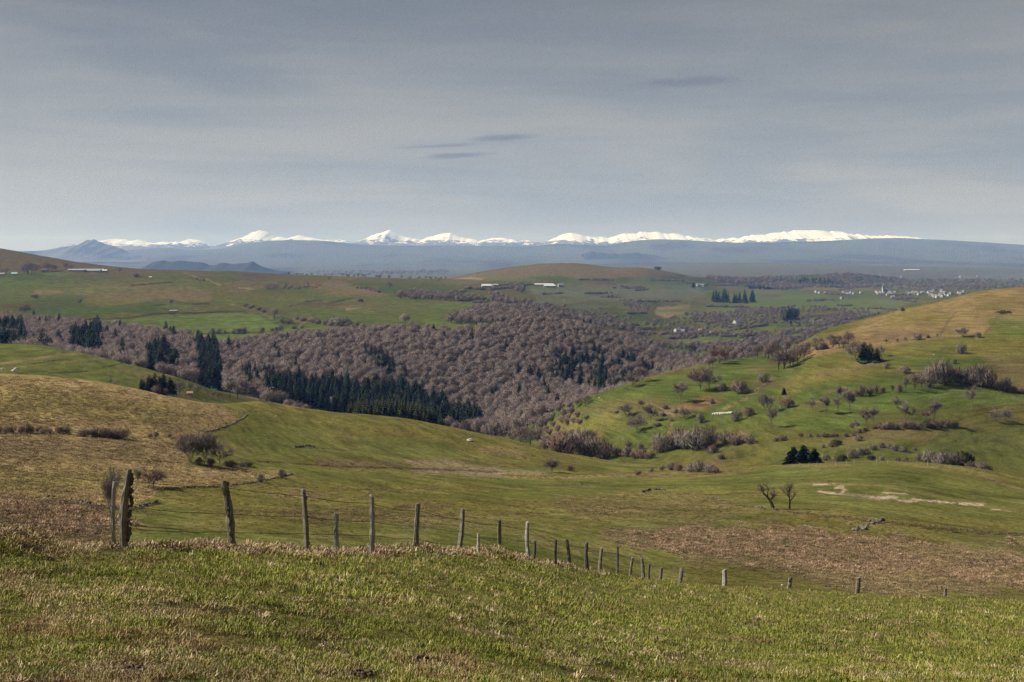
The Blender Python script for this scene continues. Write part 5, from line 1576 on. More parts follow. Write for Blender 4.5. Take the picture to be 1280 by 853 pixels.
# ------------------------------------------------------------------ grass, tussocks and bracken
DY_ = np.zeros_like(GPY)
DY_[1:] = np.clip(np.minimum(VIS[:-1], 1e4) - GPY[1:], 0, 6)
DX_ = np.gradient(GPX, axis=1)
IDX_IN = (GPX > -15) & (GPX < 1295)


def sample_ground(n, mask, seed):
    """n ground points, evenly dense as seen, inside a mask over the terrain grid"""
    r = np.random.default_rng(seed)
    w = (DY_ * np.abs(DX_) * mask * IDX_IN).ravel()
    w[:NC * R0] = 0
    cs = np.cumsum(w)
    k = np.searchsorted(cs, r.uniform(0, cs[-1], n))
    rr2, cc = k // NC, k % NC
    rr2 = np.clip(rr2, 1, NR - 1)
    cc = np.clip(cc, 1, NC - 2)
    a, b = r.uniform(0, 1, n), r.uniform(-.5, .5, n)
    f = lambda A: A[rr2, cc] * a + A[rr2 - 1, cc] * (1 - a)
    g = lambda A: f(A) + (A[rr2, cc + 1] - A[rr2, cc - 1]) * .5 * b
    return g(GX), g(GY), g(GZ), ALB[rr2, cc]


M_GRASS, nt, bs = new_mat('grass_blade', 0.85, 0.15)
a_ = N(nt, 'ShaderNodeAttribute', attribute_name='icol', attribute_type='INSTANCER')
nt.links.new(a_.outputs['Color'], bs.inputs['Base Color'])
M_FERN, nt, bs = new_mat('dead_bracken', 0.95, 0.05)
a_ = N(nt, 'ShaderNodeAttribute', attribute_name='icol', attribute_type='INSTANCER')
nt.links.new(a_.outputs['Color'], bs.inputs['Base Color'])


def tuft(seed, blades=11, rad=.045, h0=.05, h1=.11, w=.0035, lean=.6):
    r = random.Random(seed)
    B = MB()
    for i in range(blades):
        a = r.uniform(0, 6.28)
        q = rad * r.random() ** .5
        p = Vector((math.cos(a) * q, math.sin(a) * q, -.01))
        hh = r.uniform(h0, h1)
        d = Vector((math.cos(a), math.sin(a), 0)) * r.uniform(.05, lean) + Vector((r.gauss(0, .2), r.gauss(0, .2), 0))
        m_ = p + Vector((0, 0, hh * .6)) + d * hh * .35
        e = p + Vector((0, 0, hh * r.uniform(.75, 1.0))) + d * hh
        b_ = r.uniform(0, 6.28)
        s = Vector((math.cos(b_), math.sin(b_), 0)) * w * r.uniform(.7, 1.3)
        B.face([p - s, p + s, m_ + s * .8, m_ - s * .8])
        B.face([m_ - s * .8, m_ + s * .8, e])
    return B


def tussock(seed, blades=34, rad=.5, w=.03):
    """a shaggy dome of dead grass, unit height"""
    r = random.Random(seed)
    B = MB()
    for i in range(blades):
        a = r.uniform(0, 6.28)
        q = rad * r.random() ** .5
        zz = (1 - (q / rad) ** 2) * .6
        p = Vector((math.cos(a) * q, math.sin(a) * q, zz * r.uniform(.3, .8) - .1))
        d = Vector((math.cos(a) * r.uniform(.2, .9), math.sin(a) * r.uniform(.2, .9), r.uniform(.1, .9)))
        s = d.cross(Vector((r.gauss(0, 1), r.gauss(0, 1), r.gauss(0, 1)))).normalized() * w * r.uniform(.7, 1.6)
        m_ = p + d * .35
        e = p + d * .55 - Vector((0, 0, r.uniform(0, .35)))
        B.face([p - s, p + s, m_ + s, m_ - s])
        B.face([m_ - s, m_ + s, e])
    return B


def stuff_proto(name, mb, mat, x, Y, sc, col):
    o = link(bpy.data.objects.new(name, mb.mesh(name, mat)))
    p = gpoint(x, Y)
    o.location = p
    o.scale = (sc, sc, sc)
    o['kind'] = 'stuff'
    return o


def coloured_mass(name, pts, cols, variants, tilt=.1, seed=0):
    o = instance_mass(name, pts, variants, tilt, seed)
    q = o.data.attributes.new('icol', 'FLOAT_COLOR', 'POINT')
    c = np.ones((len(pts), 4), np.float32)
    c[:, :3] = np.clip(cols, 0.008, .8)
    q.data.foreach_set('color', c.ravel())
    return o


G_VAR = [stuff_proto('grass_tuft', tuft(500 + i, (13, 15, 11, 13, 9, 8)[i], (.05, .06, .04, .07, .05, .05)[i], .02, (.05, .06, .07, .045, .085, .11)[i], (.0040, .0038, .0034, .0044, .0032, .0028)[i]), M_GRASS, 300 + 90 * i, 20, 1, 0) for i in range(6)]
T_VAR = [stuff_proto('dry_tussock', tussock(520 + i, 44, (.5, .65, .8)[i]), M_FERN, 250 + 150 * i, 25, .12, 0) for i in range(3)]

meadow = (GK[:, None] < KI['crest'] + 0.6) & (GY > 7)
x, y, z, al = sample_ground(105000, meadow, 61)
r = np.random.default_rng(62)
dry = fbm(x / .8, y / .8, 201, 4) * .75 + fbm(x / 4, y / 4, 205, 2) * .35 - .24
cy_ = np.interp(640 + F * x / y, PX, crestY)
bank = np.exp(-((y - cy_ * .97) / (0.05 * cy_ + .4)) ** 2) * (640 + F * x / y < 760)
pxx = 640 + F * x / y
dry = dry + bank * 1.0 + .28 * sstep(420, 0, pxx) - .12 * sstep(500, 1100, pxx) + r.normal(0, .34, len(x)) - .02
gcol = np.array([(.172, .196, .029), (.228, .222, .042), (.128, .162, .027), (.27, .240, .062)])[r.integers(0, 4, len(x))]
scol = np.array([(.44, .33, .19), (.36, .265, .14), (.30, .20, .105), (.52, .42, .27)])[r.integers(0, 4, len(x))]
rcol = np.array((.22, .125, .07))
t = sstep(-.05, .42, dry)[:, None]
col = gcol * (1 - t) + scol * t
rust = sstep(.25, .55, fbm(x / .7, y / .7, 211, 3))[:, None] * .6
col = col * (1 - rust) + rcol * rust
col = col * r.uniform(.6, 1.35, (len(x), 1)) * (1 + .25 * fbm(x / 2.5, y / 4, 215, 3))[:, None]
hole = sstep(.30, .55, fbm(x / .45, y / .5, 219, 2))
col = col * (1 - .55 * hole)[:, None]
size = (1 - .5 * hole) * (y / 15) ** .55 * r.uniform(.65, 1.25, len(x)) * (1 + .35 * bank) * (0.75 + .5 * sstep(-.4, .5, fbm(x / .9, y / .9, 217, 3)))
coloured_mass('meadow_grass', np.stack([x, y, z, size, r.uniform(.9, 1.3, len(x))], -1), col, G_VAR, .16, 63)
# matted dead grass along the fence bank
k = (bank > .35) & (r.uniform(0, 1, len(x)) < .16) & (pxx < 740)
kk = np.where(k)[0][:2600]
coloured_mass('matted_grass', np.stack([x[kk], y[kk], z[kk] - .02, r.uniform(.10, .24, len(kk)), r.uniform(.9, 1.5, len(kk))], -1), np.array((.40, .29, .19)) * r.uniform(.5, 1.25, (len(kk), 1)), T_VAR, .25, 64)
cl = fbm(x / 1.6, y / 1.6, 251, 3)
kk = np.where((cl > .22) & (r.uniform(0, 1, len(x)) < .05))[0][:2200]
coloured_mass('straw_clumps', np.stack([x[kk], y[kk], z[kk] - .03, r.uniform(.06, .13, len(kk)) * (y[kk] / 15) ** .3, r.uniform(.9, 1.6, len(kk))], -1), np.array((.40, .30, .18)) * r.uniform(.35, 1.3, (len(kk), 1)), T_VAR, .3, 69)
# tussocky pasture between the fence and the near ridge
past = (GK[:, None] > KI['K4'] + .4) & (GK[:, None] < KI['K9'] + .05)
x, y, z, al = sample_ground(70000, past, 65)
pxx, pyy = 640 + F * x / y, EYE - F * z / y
lum = al @ np.array([.4, .5, .1])
strawy = sstep(.0, .6, (al[:, 0] - al[:, 1]) / (al[:, 0] + .001) * 2.2)
k = r.uniform(0, 1, len(x)) < .33 + .65 * strawy + .25 * fbm(x / 9, y / 12, 221, 3)
x, y, z, al, strawy = x[k], y[k], z[k], al[k], strawy[k]
hg = (.13 + .17 * strawy) * r.uniform(.5, 1.4, len(x)) * (y / 170) ** .35
coloured_mass('pasture_tussocks', np.stack([x, y, z - .03, hg, r.uniform(1.2, 2.4, len(x))], -1), al * r.uniform(.6, 1.7, (len(x), 1)), T_VAR, .12, 66)
# dead bracken
BR = [[(-80, 612), (60, 622), (128, 632), (150, 650), (146, 688), (-80, 690)], [(780, 664), (880, 656), (980, 655), (1075, 668), (1180, 676), (1350, 672), (1350, 735), (1180, 732), (1090, 726), (1000, 716), (900, 700), (820, 690)]]
bm = np.zeros(GPX.shape, bool)
for p in BR:
    bm |= inside(GPX + 60 * fbm(GX / 7, GY / 9, 241, 3), GPY + 9 * fbm(GX / 5, GY / 8, 243, 3), p)
x, y, z, al = sample_ground(13000, past & bm, 67)
cl = fbm(x / 6, y / 9, 231, 3)
k = r.uniform(0, 1, len(x)) < .42 + 1.5 * cl + .6 * fbm(x / 22, y / 30, 233, 3)
x, y, z, al = x[k], y[k], z[k], al[k]
coloured_mass('dead_bracken', np.stack([x, y, z - .04, r.uniform(.2, .5, len(x)), r.uniform(1.0, 2.0, len(x))], -1), np.array((.26, .172, .108)) * r.uniform(.45, 1.5, (len(x), 1)), T_VAR, .2, 68)

# ------------------------------------------------------------------ wood, wire, stone
def wood_mat(name, dark, mid, pale, lich):
    m, nt, b = new_mat(name, .95, .08)
    tc = N(nt, 'ShaderNodeTexCoord')
    v = scaled(nt, tc.outputs['Object'], (1, 1, .12))
    g1 = noise(nt, v, 42, 5, .65, .3)
    r_ = ramp(nt, [(.3, dark), (.5, mid), (.7, pale)])
    nt.links.new(g1, r_.inputs[0])
    g2 = noise(nt, tc.outputs['Object'], 13, 4, .6)
    r2 = ramp(nt, [(.54, 0), (.68, 1)])
    nt.links.new(g2, r2.inputs[0])
    c = mixc(nt, mth(nt, 'MULTIPLY', r2.outputs[0], .7), r_.outputs[0], lich)
    nt.links.new(c, b.inputs['Base Color'])
    bp = N(nt, 'ShaderNodeBump', inp={'Strength': .8, 'Distance': .012})
    nt.links.new(g1, bp.inputs['Height'])
    nt.links.new(bp.outputs[0], b.inputs['Normal'])
    return m


M_POST = wood_mat('weathered_wood', (.05, .042, .034), (.15, .13, .105), (.27, .24, .20), (.17, .17, .13))
M_POST_PALE = wood_mat('pale_wood', (.10, .09, .078), (.27, .245, .21), (.43, .40, .36), (.24, .24, .20))
M_POST_DARK = wood_mat('dark_wood', (.03, .026, .022), (.09, .078, .065), (.17, .15, .125), (.13, .135, .10))
M_LICHEN, nt, bs = new_mat('lichen')
tc = N(nt, 'ShaderNodeTexCoord')
r_ = ramp(nt, [(.35, (.035, .032, .022)), (.6, (.11, .11, .075)), (.75, (.25, .26, .20))])
nt.links.new(noise(nt, tc.outputs['Object'], 30, 4, .6), r_.inputs[0])
nt.links.new(r_.outputs[0], bs.inputs['Base Color'])
M_WIRE, nt, bs = new_mat('rusty_wire', .7, .3)
bs.inputs['Base Color'].default_value = (.06, .045, .038, 1)


def stone_mat(name, a, b_, c):
    m, nt, b = new_mat(name)
    g = N(nt, 'ShaderNodeNewGeometry')
    r_ = ramp(nt, [(.3, a), (.5, b_), (.7, c)])
    n1_ = noise(nt, g.outputs['Position'], 1.3, 5, .7)
    mx = mth(nt, 'ADD', mth(nt, 'MULTIPLY', n1_, .7), mth(nt, 'MULTIPLY', g.outputs['Random Per Island'], .3))
    nt.links.new(mx, r_.inputs[0])
    nt.links.new(r_.outputs[0], b.inputs['Base Color'])
    return m


M_STONE = stone_mat('field_stone', (.05, .042, .035), (.11, .095, .075), (.22, .20, .165))
M_STONE_PALE = stone_mat('pale_stone', (.30, .27, .22), (.45, .40, .33), (.58, .54, .47))
M_STONE_DARK_SHADED = stone_mat('dark_shaded_stone', (.035, .03, .026), (.07, .06, .05), (.12, .10, .085))  # dark rock of the scar; on far walls it stands in for shade


def post_mesh(base, top, rad, seed, mat, taper=.8, gnarl=.12):
    """a split post standing from base to top (vectors relative to the post's own foot)"""
    r = random.Random(seed)
    B = MB()
    n, k = 8, 12
    base = base - (top - base).normalized() * .25
    ph = [r.uniform(.82, 1.18) for _ in range(n)]
    bend = Vector((r.uniform(-1, 1), r.uniform(-1, 1), 0)) * rad * .7
    slant = Vector((r.uniform(-.5, .5), r.uniform(-.5, .5), 0))
    for i in range(k):
        t = i / (k - 1)
        c = base.lerp(top, t) + bend * math.sin(math.pi * t)
        R = rad * (1.08 - (1.08 - taper) * t) * r.uniform(1 - gnarl, 1 + gnarl)
        for j in range(n):
            a = 2 * math.pi * j / n
            q = R * ph[j] * r.uniform(1 - gnarl * .6, 1 + gnarl * .6)
            off = Vector((math.cos(a) * q, math.sin(a) * q, 0))
            if i == k - 1:
                off.z = off.dot(slant)
            B.v.append(tuple(c + off))
    for i in range(k - 1):
        for j in range(n):
            B.f.append((i * n + j, i * n + (j + 1) % n, (i + 1) * n + (j + 1) % n, (i + 1) * n + j))
            B.m.append(0)
    B.v.append(tuple(top + Vector((0, 0, rad * .35))))
    for j in range(n):
        B.f.append(((k - 1) * n + j, (k - 1) * n + (j + 1) % n, k * n))
        B.m.append(0)
    return B.mesh('fence_post', mat)


# foot column, foot row is the ground; top column, top row; width in rows; depth; wood; label
POSTS = [
    (144, 143.5, 603, 6.0, 24.6, M_POST_PALE, 'thin pale post with a rounded top at the gate gap'),
    (157, 161.5, 588, 11.5, 24.2, M_POST, 'thick knotted post covered in lichen'),
    (288, 280, 602, 9.5, 26.2, M_POST, 'stout post leaning left with a dark flank'),
    (383, 379, 613, 8.0, 28.8, M_POST, 'grey post with a knobbly head'),
    (422, 420.5, 642, 6.2, 30.0, M_POST_PALE, 'short pale stake'),
    (463, 464.5, 620, 7.0, 31.5, M_POST_PALE, 'pale straight post'),
    (520, 522.5, 630, 6.8, 35.0, M_POST, 'dark round post'),
    (573, 578.5, 637, 7.2, 38.3, M_POST, 'post leaning to the right'),
    (598.5, 598, 667, 4.4, 40.5, M_POST_PALE, 'short thin pale stake by the dead grass mound'),
    (624, 624.5, 650, 4.8, 43.5, M_POST, None), (662, 659.5, 653, 5.6, 46.5, M_POST_PALE, 'pale post leaning left'),
    (666, 668.5, 677, 3.6, 47.5, M_POST_DARK, None), (695, 694.5, 675, 5.6, 51.5, M_POST_DARK, None), (712, 708.5, 675, 5.2, 54.5, M_POST, None),
    (735, 733, 678, 4.8, 57.5, M_POST_DARK, None), (749.5, 752, 685, 4.6, 60, M_POST, None), (771.5, 772, 684, 3.8, 63.5, M_POST_DARK, None),
    (789, 791, 697, 4.0, 66.5, M_POST, None), (804, 802.5, 698, 4.2, 69, M_POST, None), (811, 812, 705, 3.2, 71, M_POST_DARK, None),
    (825, 827, 710, 4.6, 74, M_POST, None), (851, 852.5, 711, 5.2, 77, M_POST, None), (902, 905, 713, 6.4, 80, M_POST_PALE, 'whitish post leaning right'),
    (983, 988, 722.5, 5.4, 84, M_POST, None), (1069, 1073, 722.5, 6.0, 90, M_POST, None), (1181, 1182, 736, 4.6, 95, M_POST, None)]
f0 = gpoint(POSTS[1][0], POSTS[1][4])
fence = empty('wire_fence', f0)
tag(fence, 'old barbed wire fence of crooked weathered posts along the meadow edge', 'fence')
post_pos = []
for i, (xb, xt, yt, wpx, Yd, mat, lab) in enumerate(POSTS):
    b = gpoint(xb, Yd)
    t = Vector(((xt - 640) / F * Yd, Yd, (EYE - yt) / F * Yd))
    rad = wpx / F * Yd * .5
    me = post_mesh(Vector((0, 0, 0)), t - b, rad, 700 + i, mat, .62 if i == 1 else .85, .2 if i in (1, 2) else .11)
    o = link(bpy.data.objects.new('fence_post', me), fence)
    o.location = b - f0
    if lab:
        o['label'] = lab
    post_pos.append((b, t, rad))
    if i in (1, 2, 3):
        r2 = random.Random(40 + i)
        L_ = MB()
        for q in range((46, 34, 12)[i - 1]):
            s_ = r2.uniform(.1, .97)
            c = (t - b) * s_
            a = r2.uniform(-1.3, 1.3)
            L_.rock((c.x + math.cos(a) * rad * .9, c.y - abs(math.sin(a)) * rad * .5 + r2.uniform(-.02, .02), c.z), rad * r2.uniform(.2, .55), q + 90 * i, 0, 1.2)
        l_ = L_.build('lichen_crust', M_LICHEN, o)

# wires: rows where each strand meets the posts, in order of depth
WIRES = [
    [(-120, 571, 25.2), (0, 583.5, 24.8), (143.5, 602, 24.6), (161, 601, 24.2), (281, 609.5, 26.2), (379.3, 619.5, 28.8), (464.3, 628.5, 31.5), (522.3, 638, 35), (577.5, 650, 38.3), (624.5, 655, 43.5), (660, 661, 46.5), (694.5, 679, 51.5), (709, 681, 54.5), (733, 684, 57.5), (752, 690, 60), (772, 691, 63.5), (791, 700, 66.5), (812, 707, 71), (852, 715, 77), (904.5, 718, 80), (987, 727, 84), (1072, 729, 90)],
    [(-120, 612, 25.2), (0, 620, 24.8), (143.8, 631.5, 24.6), (159.5, 632, 24.2), (284, 642, 26.2), (380.5, 644.5, 28.8), (420.8, 649.5, 30), (464, 651, 31.5), (521.8, 657, 35), (576, 665, 38.3), (598.2, 672, 40.5), (624.3, 672, 43.5), (660.8, 676, 46.5), (694.7, 690, 51.5), (710.5, 692, 54.5), (734, 695, 57.5), (751, 699, 60), (771.8, 701, 63.5)],
    [(-120, 644, 25.2), (0, 650, 24.8), (144, 656, 24.6), (158, 660, 24.2), (286.3, 664.5, 26.2), (382, 666, 28.8), (421.5, 667, 30), (463.5, 669, 31.5), (521, 673, 35), (574.5, 680, 38.3), (624.2, 683, 43.5), (661.5, 690, 46.5)]]
for wi, W in enumerate(WIRES):
    B = MB()
    P = [Vector(((x_ - 640) / F * Yd, Yd, (EYE - y_) / F * Yd)) - Vector((0, .05, 0)) for (x_, y_, Yd) in W]
    pts = []
    r2 = random.Random(wi)
    for a, b in zip(P, P[1:]):
        n = 9
        L_ = (b - a).length
        sag = .012 * L_ * r2.uniform(.3, 1.6)
        for i in range(n):
            t = i / n
            q = a.lerp(b, t)
            q.z -= sag * 4 * t * (1 - t)
            q += Vector((0, r2.gauss(0, .004), r2.gauss(0, .004)))
            pts.append(q)
        if a.y < 45:
            nb_ = int(L_ / .14)
            for i in range(nb_):
                t = (i + .5) / nb_
                q = a.lerp(b, t)
                q.z -= sag * 4 * t * (1 - t)
                d = Vector((r2.uniform(-.4, .4), r2.uniform(-1, 1), r2.uniform(-1, 1))).normalized() * .022
                B.tube([q - d - f0, q + d - f0], [.003, .003], 3)
    pts.append(P[-1])
    B.tube([q - f0 for q in pts], [.0045 + .00004 * q.y for q in pts], 4)
    B.build('wire', M_WIRE, fence)


# ------------------------------------------------------------------ stone walls, heaps, boulders
def along(line, ymin, step):
    """world points along a line given in photograph pixels"""
    P = [at(x_, y_, ymin) for (x_, y_) in line]
    out = []
    for a, b in zip(P, P[1:]):
        n = max(1, int((b - a).length / step))
        for i in range(n):
            q = a.lerp(b, i / n)
            out.append(Vector((q.x, q.y, gz(q.x, q.y))))
    return out


def stone_wall(line, label, ymin=75, rad=.3, step=.5, high=2, mat=M_STONE, seed=0, gaps=.1, group=None):
    r = random.Random(seed)
    pts = along(line, ymin, step)
    root = empty('stone_wall', pts[0])
    tag(root, label, 'wall', group, 'thing')
    rad *= .8
    high = 1 if r.random() < .4 else high
    B = MB()
    for p in pts:
        if r.random() < gaps:
            continue
        for k_ in range(high):
            q = p - pts[0] + Vector((r.uniform(-.3, .3), r.uniform(-.3, .3), 0)) * rad * 1.6
            B.rock((q.x, q.y, q.z + rad * (.25 + k_ * .95)), rad * r.uniform(.6, 1.2), r.random(), 0, .7)
    s_ = B.build('stones', mat, root)
    s_['kind'] = 'stuff'
    return root


stone_wall([(180, 609), (192, 611.5), (215, 611), (250, 609.5), (282, 607.5), (310, 604.5), (332, 600.5), (352, 596.5), (366, 592.5)], 'low dry stone wall curving from the dark rounded tree to the right', seed=1)
stone_wall([(60, 623), (95, 627), (130, 634.5), (165, 636.5), (186, 632.5), (198, 628)], 'crumbled stone bank at the lower edge of the brown hill', seed=2, rad=.26, gaps=.35)
stone_wall([(258, 540), (272, 536.5), (288, 531.5), (303, 524), (309, 519), (300, 514), (270, 509.5)], 'small stone wall rounding the corner of the brown hill pasture', seed=3, rad=.38, step=.8)
stone_wall([(320, 577), (335, 578), (348, 579.5)], 'short broken wall left in the green pasture', seed=4, rad=.3, gaps=.3)
stone_wall([(370, 560), (382, 558), (395, 559.5)], 'little row of dark stones high on the pasture slope', seed=5, rad=.35, gaps=.4)
stone_wall([(803, 616), (812, 613), (822, 612.5), (832, 614)], 'short row of pale stones in the middle of the pasture', seed=6, rad=.33, gaps=.25)
stone_wall([(862, 620), (880, 621.5), (895, 624), (905, 627)], 'scattered line of stones running toward the crooked trees', seed=7, rad=.3, gaps=.5, high=1)
stone_wall([(940, 633), (955, 636.5), (975, 638)], 'stones and dead wood at the foot of the crooked pair of trees', seed=8, rad=.36, gaps=.3)
stone_wall([(985, 640), (1010, 643), (1040, 646.5)], 'sunken wall left of the stone heap in the right pasture', seed=9, rad=.26, gaps=.45, high=1)
stone_wall([(1105, 651), (1150, 656), (1200, 662), (1290, 669)], 'sunken wall right of the stone heap in the right pasture', seed=10, rad=.26, gaps=.4, high=1)
stone_wall([(640, 595.5), (680, 596.5), (740, 596), (795, 593.5)], 'half buried wall along the dry bank below the thorn tree', seed=11, rad=.26, gaps=.5, high=1)
stone_wall([(905, 511), (920, 505), (938, 495), (955, 483), (967, 473)], 'stony wall climbing diagonally across the green spur', 430, .5, 1.1, 1, M_STONE, 12, .4)
stone_wall([(1022, 472), (1020, 466.5), (1034, 463.5), (1065, 461), (1085, 455)], 'stony ledge below the dark conifer clump', 430, .45, 1.2, 1, M_STONE, 13, .45)
stone_wall([(800, 501), (818, 508), (832, 516), (842, 521)], 'pale stony track edge on the lower spur', 430, .5, 1.2, 1, M_STONE, 14, .5)
for i, (ln, lb) in enumerate([([(45, 403), (100, 400), (160, 398), (195, 392.5), (305, 389.5)], 'long dark field wall across the left plateau'), ([(195, 382.5), (220, 381.7), (264, 379.6)], 'short dark wall under the bracken patch'), ([(165, 357), (195, 354.5), (216, 353)], 'thin wall right below the long farm'),
                          ([(60, 467), (85, 465.5), (110, 464)], 'dark ledge wall low on the green knoll'), ([(35, 455.5), (85, 449)], 'dark ledge wall high on the green knoll'), ([(128, 459), (150, 456), (174, 454)], 'dark wall at the right end of the green knoll'), ([(1102, 430), (1140, 425), (1174, 421.5)], 'dark ditch wall under the brown hilltop')]):
    stone_wall(ln, lb, 430 if i in (6,) else (470 if i in (3, 4, 5) else 1180), .55 if i < 3 else .4, 1.2 if i < 3 else .9, 1, M_STONE_DARK_SHADED, 30 + i, .15)  # dark stone puts the shadowed look of these walls into their colour

r2 = random.Random(5)
p0, p1 = at(1073, 664, 75), at(1100, 650, 75)
heap = empty('stone_heap', p0)
tag(heap, 'long heap of tumbled brownish stones lying across the right pasture', 'stones')
for i in range(34):
    t = r2.random()
    q = p0.lerp(p1, t) + Vector((r2.gauss(0, .45), r2.gauss(0, .5), 0))
    q.z = gz(q.x, q.y) + r2.uniform(.0, .35)
    B = MB()
    B.rock((0, 0, 0), r2.uniform(.2, .42), i, 0, .7)
    o = B.build('stone', M_STONE, heap)
    o.location = q - p0

for i, (x_, y_, ym, w_, lb) in enumerate([(749, 498, 430, 1.3, 'white boulder on the grass near the edge of the spur'), (1167, 443.5, 430, .9, 'small pale stone on the green slope right of the conifer clump'), (17, 464, 470, 2.2, 'pale stone heap on the lower left of the green knoll'), (20, 461.5, 470, 1.8, 'second pale stone heap just above the other on the green knoll'), (3, 461.5, 470, 1.7, 'greyish stone heap at the far left of the green knoll'),
                                        (587, 551.5, 300, 2.2, 'white stone slab on the crest of the near ridge'), (345, 521, 300, .8, 'tiny white stone high on the green ridge'), (457, 556, 200, .7, 'grey boulder alone in the middle of the ridge pasture'), (382, 557, 200, .9, 'dark boulder above the row of dark stones'), (978, 732, 60, .28, 'small whitish stone beside the leaning post at the meadow edge')]):
    p = at(x_, y_, ym)
    B = MB()
    B.rock((0, 0, w_ * .12), w_ * .5, 300 + i, 0, .5)
    B.rock((w_ * .42, .05, w_ * .05), w_ * .3, 320 + i, 0, .5)
    o = B.build('boulder', M_STONE_PALE if i not in (7, 8) else M_STONE)
    o.location = p
    tag(o, lb, 'stone')

# white wrapped bales in a row
M_WRAP, nt, bs = new_mat('white_wrap', .45, .4)
tc = N(nt, 'ShaderNodeTexCoord')
r_ = ramp(nt, [(.3, (.33, .31, .27)), (.7, (.48, .45, .39))])
nt.links.new(noise(nt, tc.outputs['Object'], 3, 3, .6), r_.inputs[0])
nt.links.new(r_.outputs[0], bs.inputs['Base Color'])
bale = MB()
bale.tube([(0, -.62, 0), (0, -.58, 0), (0, -.5, 0), (0, .5, 0), (0, .58, 0), (0, .62, 0)], [.02, .46, .6, .6, .46, .02], 14)
bme = bale.mesh('hay_bale', M_WRAP, True)
for i in range(16):
    p = at(891.5 + (i % 8) * 3.1 + (1.4 if i > 7 else 0), 519.3 - .15 * (i % 8) - (.9 if i > 7 else 0), 430)
    o = link(bpy.data.objects.new('hay_bale', bme))
    o.location = p + Vector((0, r2.uniform(-.15, .15), .5))
    o.rotation_euler = (0, 0, r2.uniform(-.9, .9) + 1.2)
    o.scale = (r2.uniform(.75, 1.0),) * 3
    tag(o, 'white plastic wrapped round bale in the row on the green spur', 'bale', 'white bales in a row')

# dark scar of rock on the plateau
pts = along([(447, 360.5), (455, 361.5), (464, 363), (474, 366)], 1900, 3)
root = empty('rock_outcrop', pts[0])
tag(root, 'dark rocky scar on the plateau above the orange bracken', 'rocks')
B = MB()
for i, p in enumerate(pts):
    for k_ in range(3):
        q = p - pts[0]
        B.rock((q.x + r2.uniform(-2, 2), q.y + r2.uniform(-8, 8), q.z + .5), r2.uniform(1.6, 3.6), i * 5 + k_, 0, .9)
o = B.build('rocks', M_STONE_DARK_SHADED, root)
o['kind'] = 'stuff'

# molehills and one straw tuft in the meadow
M_SOIL, nt, bs = new_mat('bare_soil')
tc = N(nt, 'ShaderNodeTexCoord')
r_ = ramp(nt, [(.35, (.05, .036, .024)), (.65, (.13, .09, .055))])
nt.links.new(noise(nt, tc.outputs['Object'], 14, 4, .65), r_.inputs[0])
nt.links.new(r_.outputs[0], bs.inputs['Base Color'])
for i, (x_, y_, s_) in enumerate([(243, 723, .10), (136, 776, .09), (168, 838, .14), (648, 728, .13), (575, 738, .09), (868, 738, .14), (683, 803, .10), (524, 826, .14), (449, 846, .16), (742, 828, .12), (1050, 800, .09), (995, 735.5, .22), (300, 780, .09), (420, 790, .08), (905, 792, .08), (60, 700, .13), (12, 716, .13), (612, 766, .07)]):
    p = at(x_, y_, 6)
    B = MB()
    s_ *= .8
    for k_ in range(22):
        a = r2.uniform(0, 6.28)
        q = s_ * r2.random() ** .5
        B.rock((math.cos(a) * q, math.sin(a) * q, s_ * .45 * (1 - q / s_)), s_ * r2.uniform(.14, .34), i * 30 + k_, 0, .8)
    o = B.build('molehill', M_SOIL)
    o.location = p
    tag(o, 'small dark molehill of bare soil in the meadow grass', 'molehill', 'molehills in the meadow')

# small post fence on the near rise in front of the scrub arc
fpts = [at(x_, y_, 200) for (x_, y_) in [(1012, 583.5), (1022, 583), (1032, 582.5), (1045, 582), (1058, 581), (1068, 580.5), (1082, 580), (1096, 580), (1110, 580), (1122, 580.5), (1133, 581), (1146, 581.5), (1160, 582.5), (1174, 584), (1188, 586), (1202, 588.5), (1216, 591)]]
ff = empty('field_fence', fpts[0])
tag(ff, 'row of small posts with wire along the top of the near rise', 'fence')
for i, p in enumerate(fpts):
    me = post_mesh(Vector((0, 0, 0)), Vector((random.uniform(-.1, .1), 0, random.uniform(.95, 1.2))), .09, 800 + i, M_POST_PALE)
    o = link(bpy.data.objects.new('fence_post', me), ff)
    o.location = p - fpts[0]
B = MB()
for hh in (.45, .9):
    B.tube([p - fpts[0] + Vector((0, -.1, hh)) for p in fpts], [.012] * len(fpts), 3)
B.build('wire', M_WIRE, ff)

# ------------------------------------------------------------------ buildings
def plain_mat(name, c0, c1, rough=.9):
    m, nt, b = new_mat(name, rough, .2)
    tc = N(nt, 'ShaderNodeTexCoord')
    r_ = ramp(nt, [(.3, c0), (.7, c1)])
    nt.links.new(noise(nt, tc.outputs['Object'], .6, 4, .6), r_.inputs[0])
    nt.links.new(r_.outputs[0], b.inputs['Base Color'])
    return m


M_WALLW = plain_mat('white_render', (.28, .275, .26), (.42, .41, .39))
M_WALLS = plain_mat('stone_wall_face', (.26, .235, .20), (.36, .33, .28))
M_SLATE = plain_mat('slate_roof', (.13, .135, .15), (.21, .215, .23))
M_TIN = plain_mat('metal_roof', (.22, .225, .235), (.30, .305, .315), .6)
M_WHITER = plain_mat('white_roof', (.40, .40, .39), (.52, .52, .51), .7)
M_TILE = plain_mat('tile_roof', (.30, .16, .11), (.40, .22, .15))
M_GREENR = plain_mat('green_roof', (.30, .42, .38), (.38, .50, .46), .6)
M_PANE = plain_mat('dark_opening', (.02, .022, .025), (.035, .036, .04), .3)


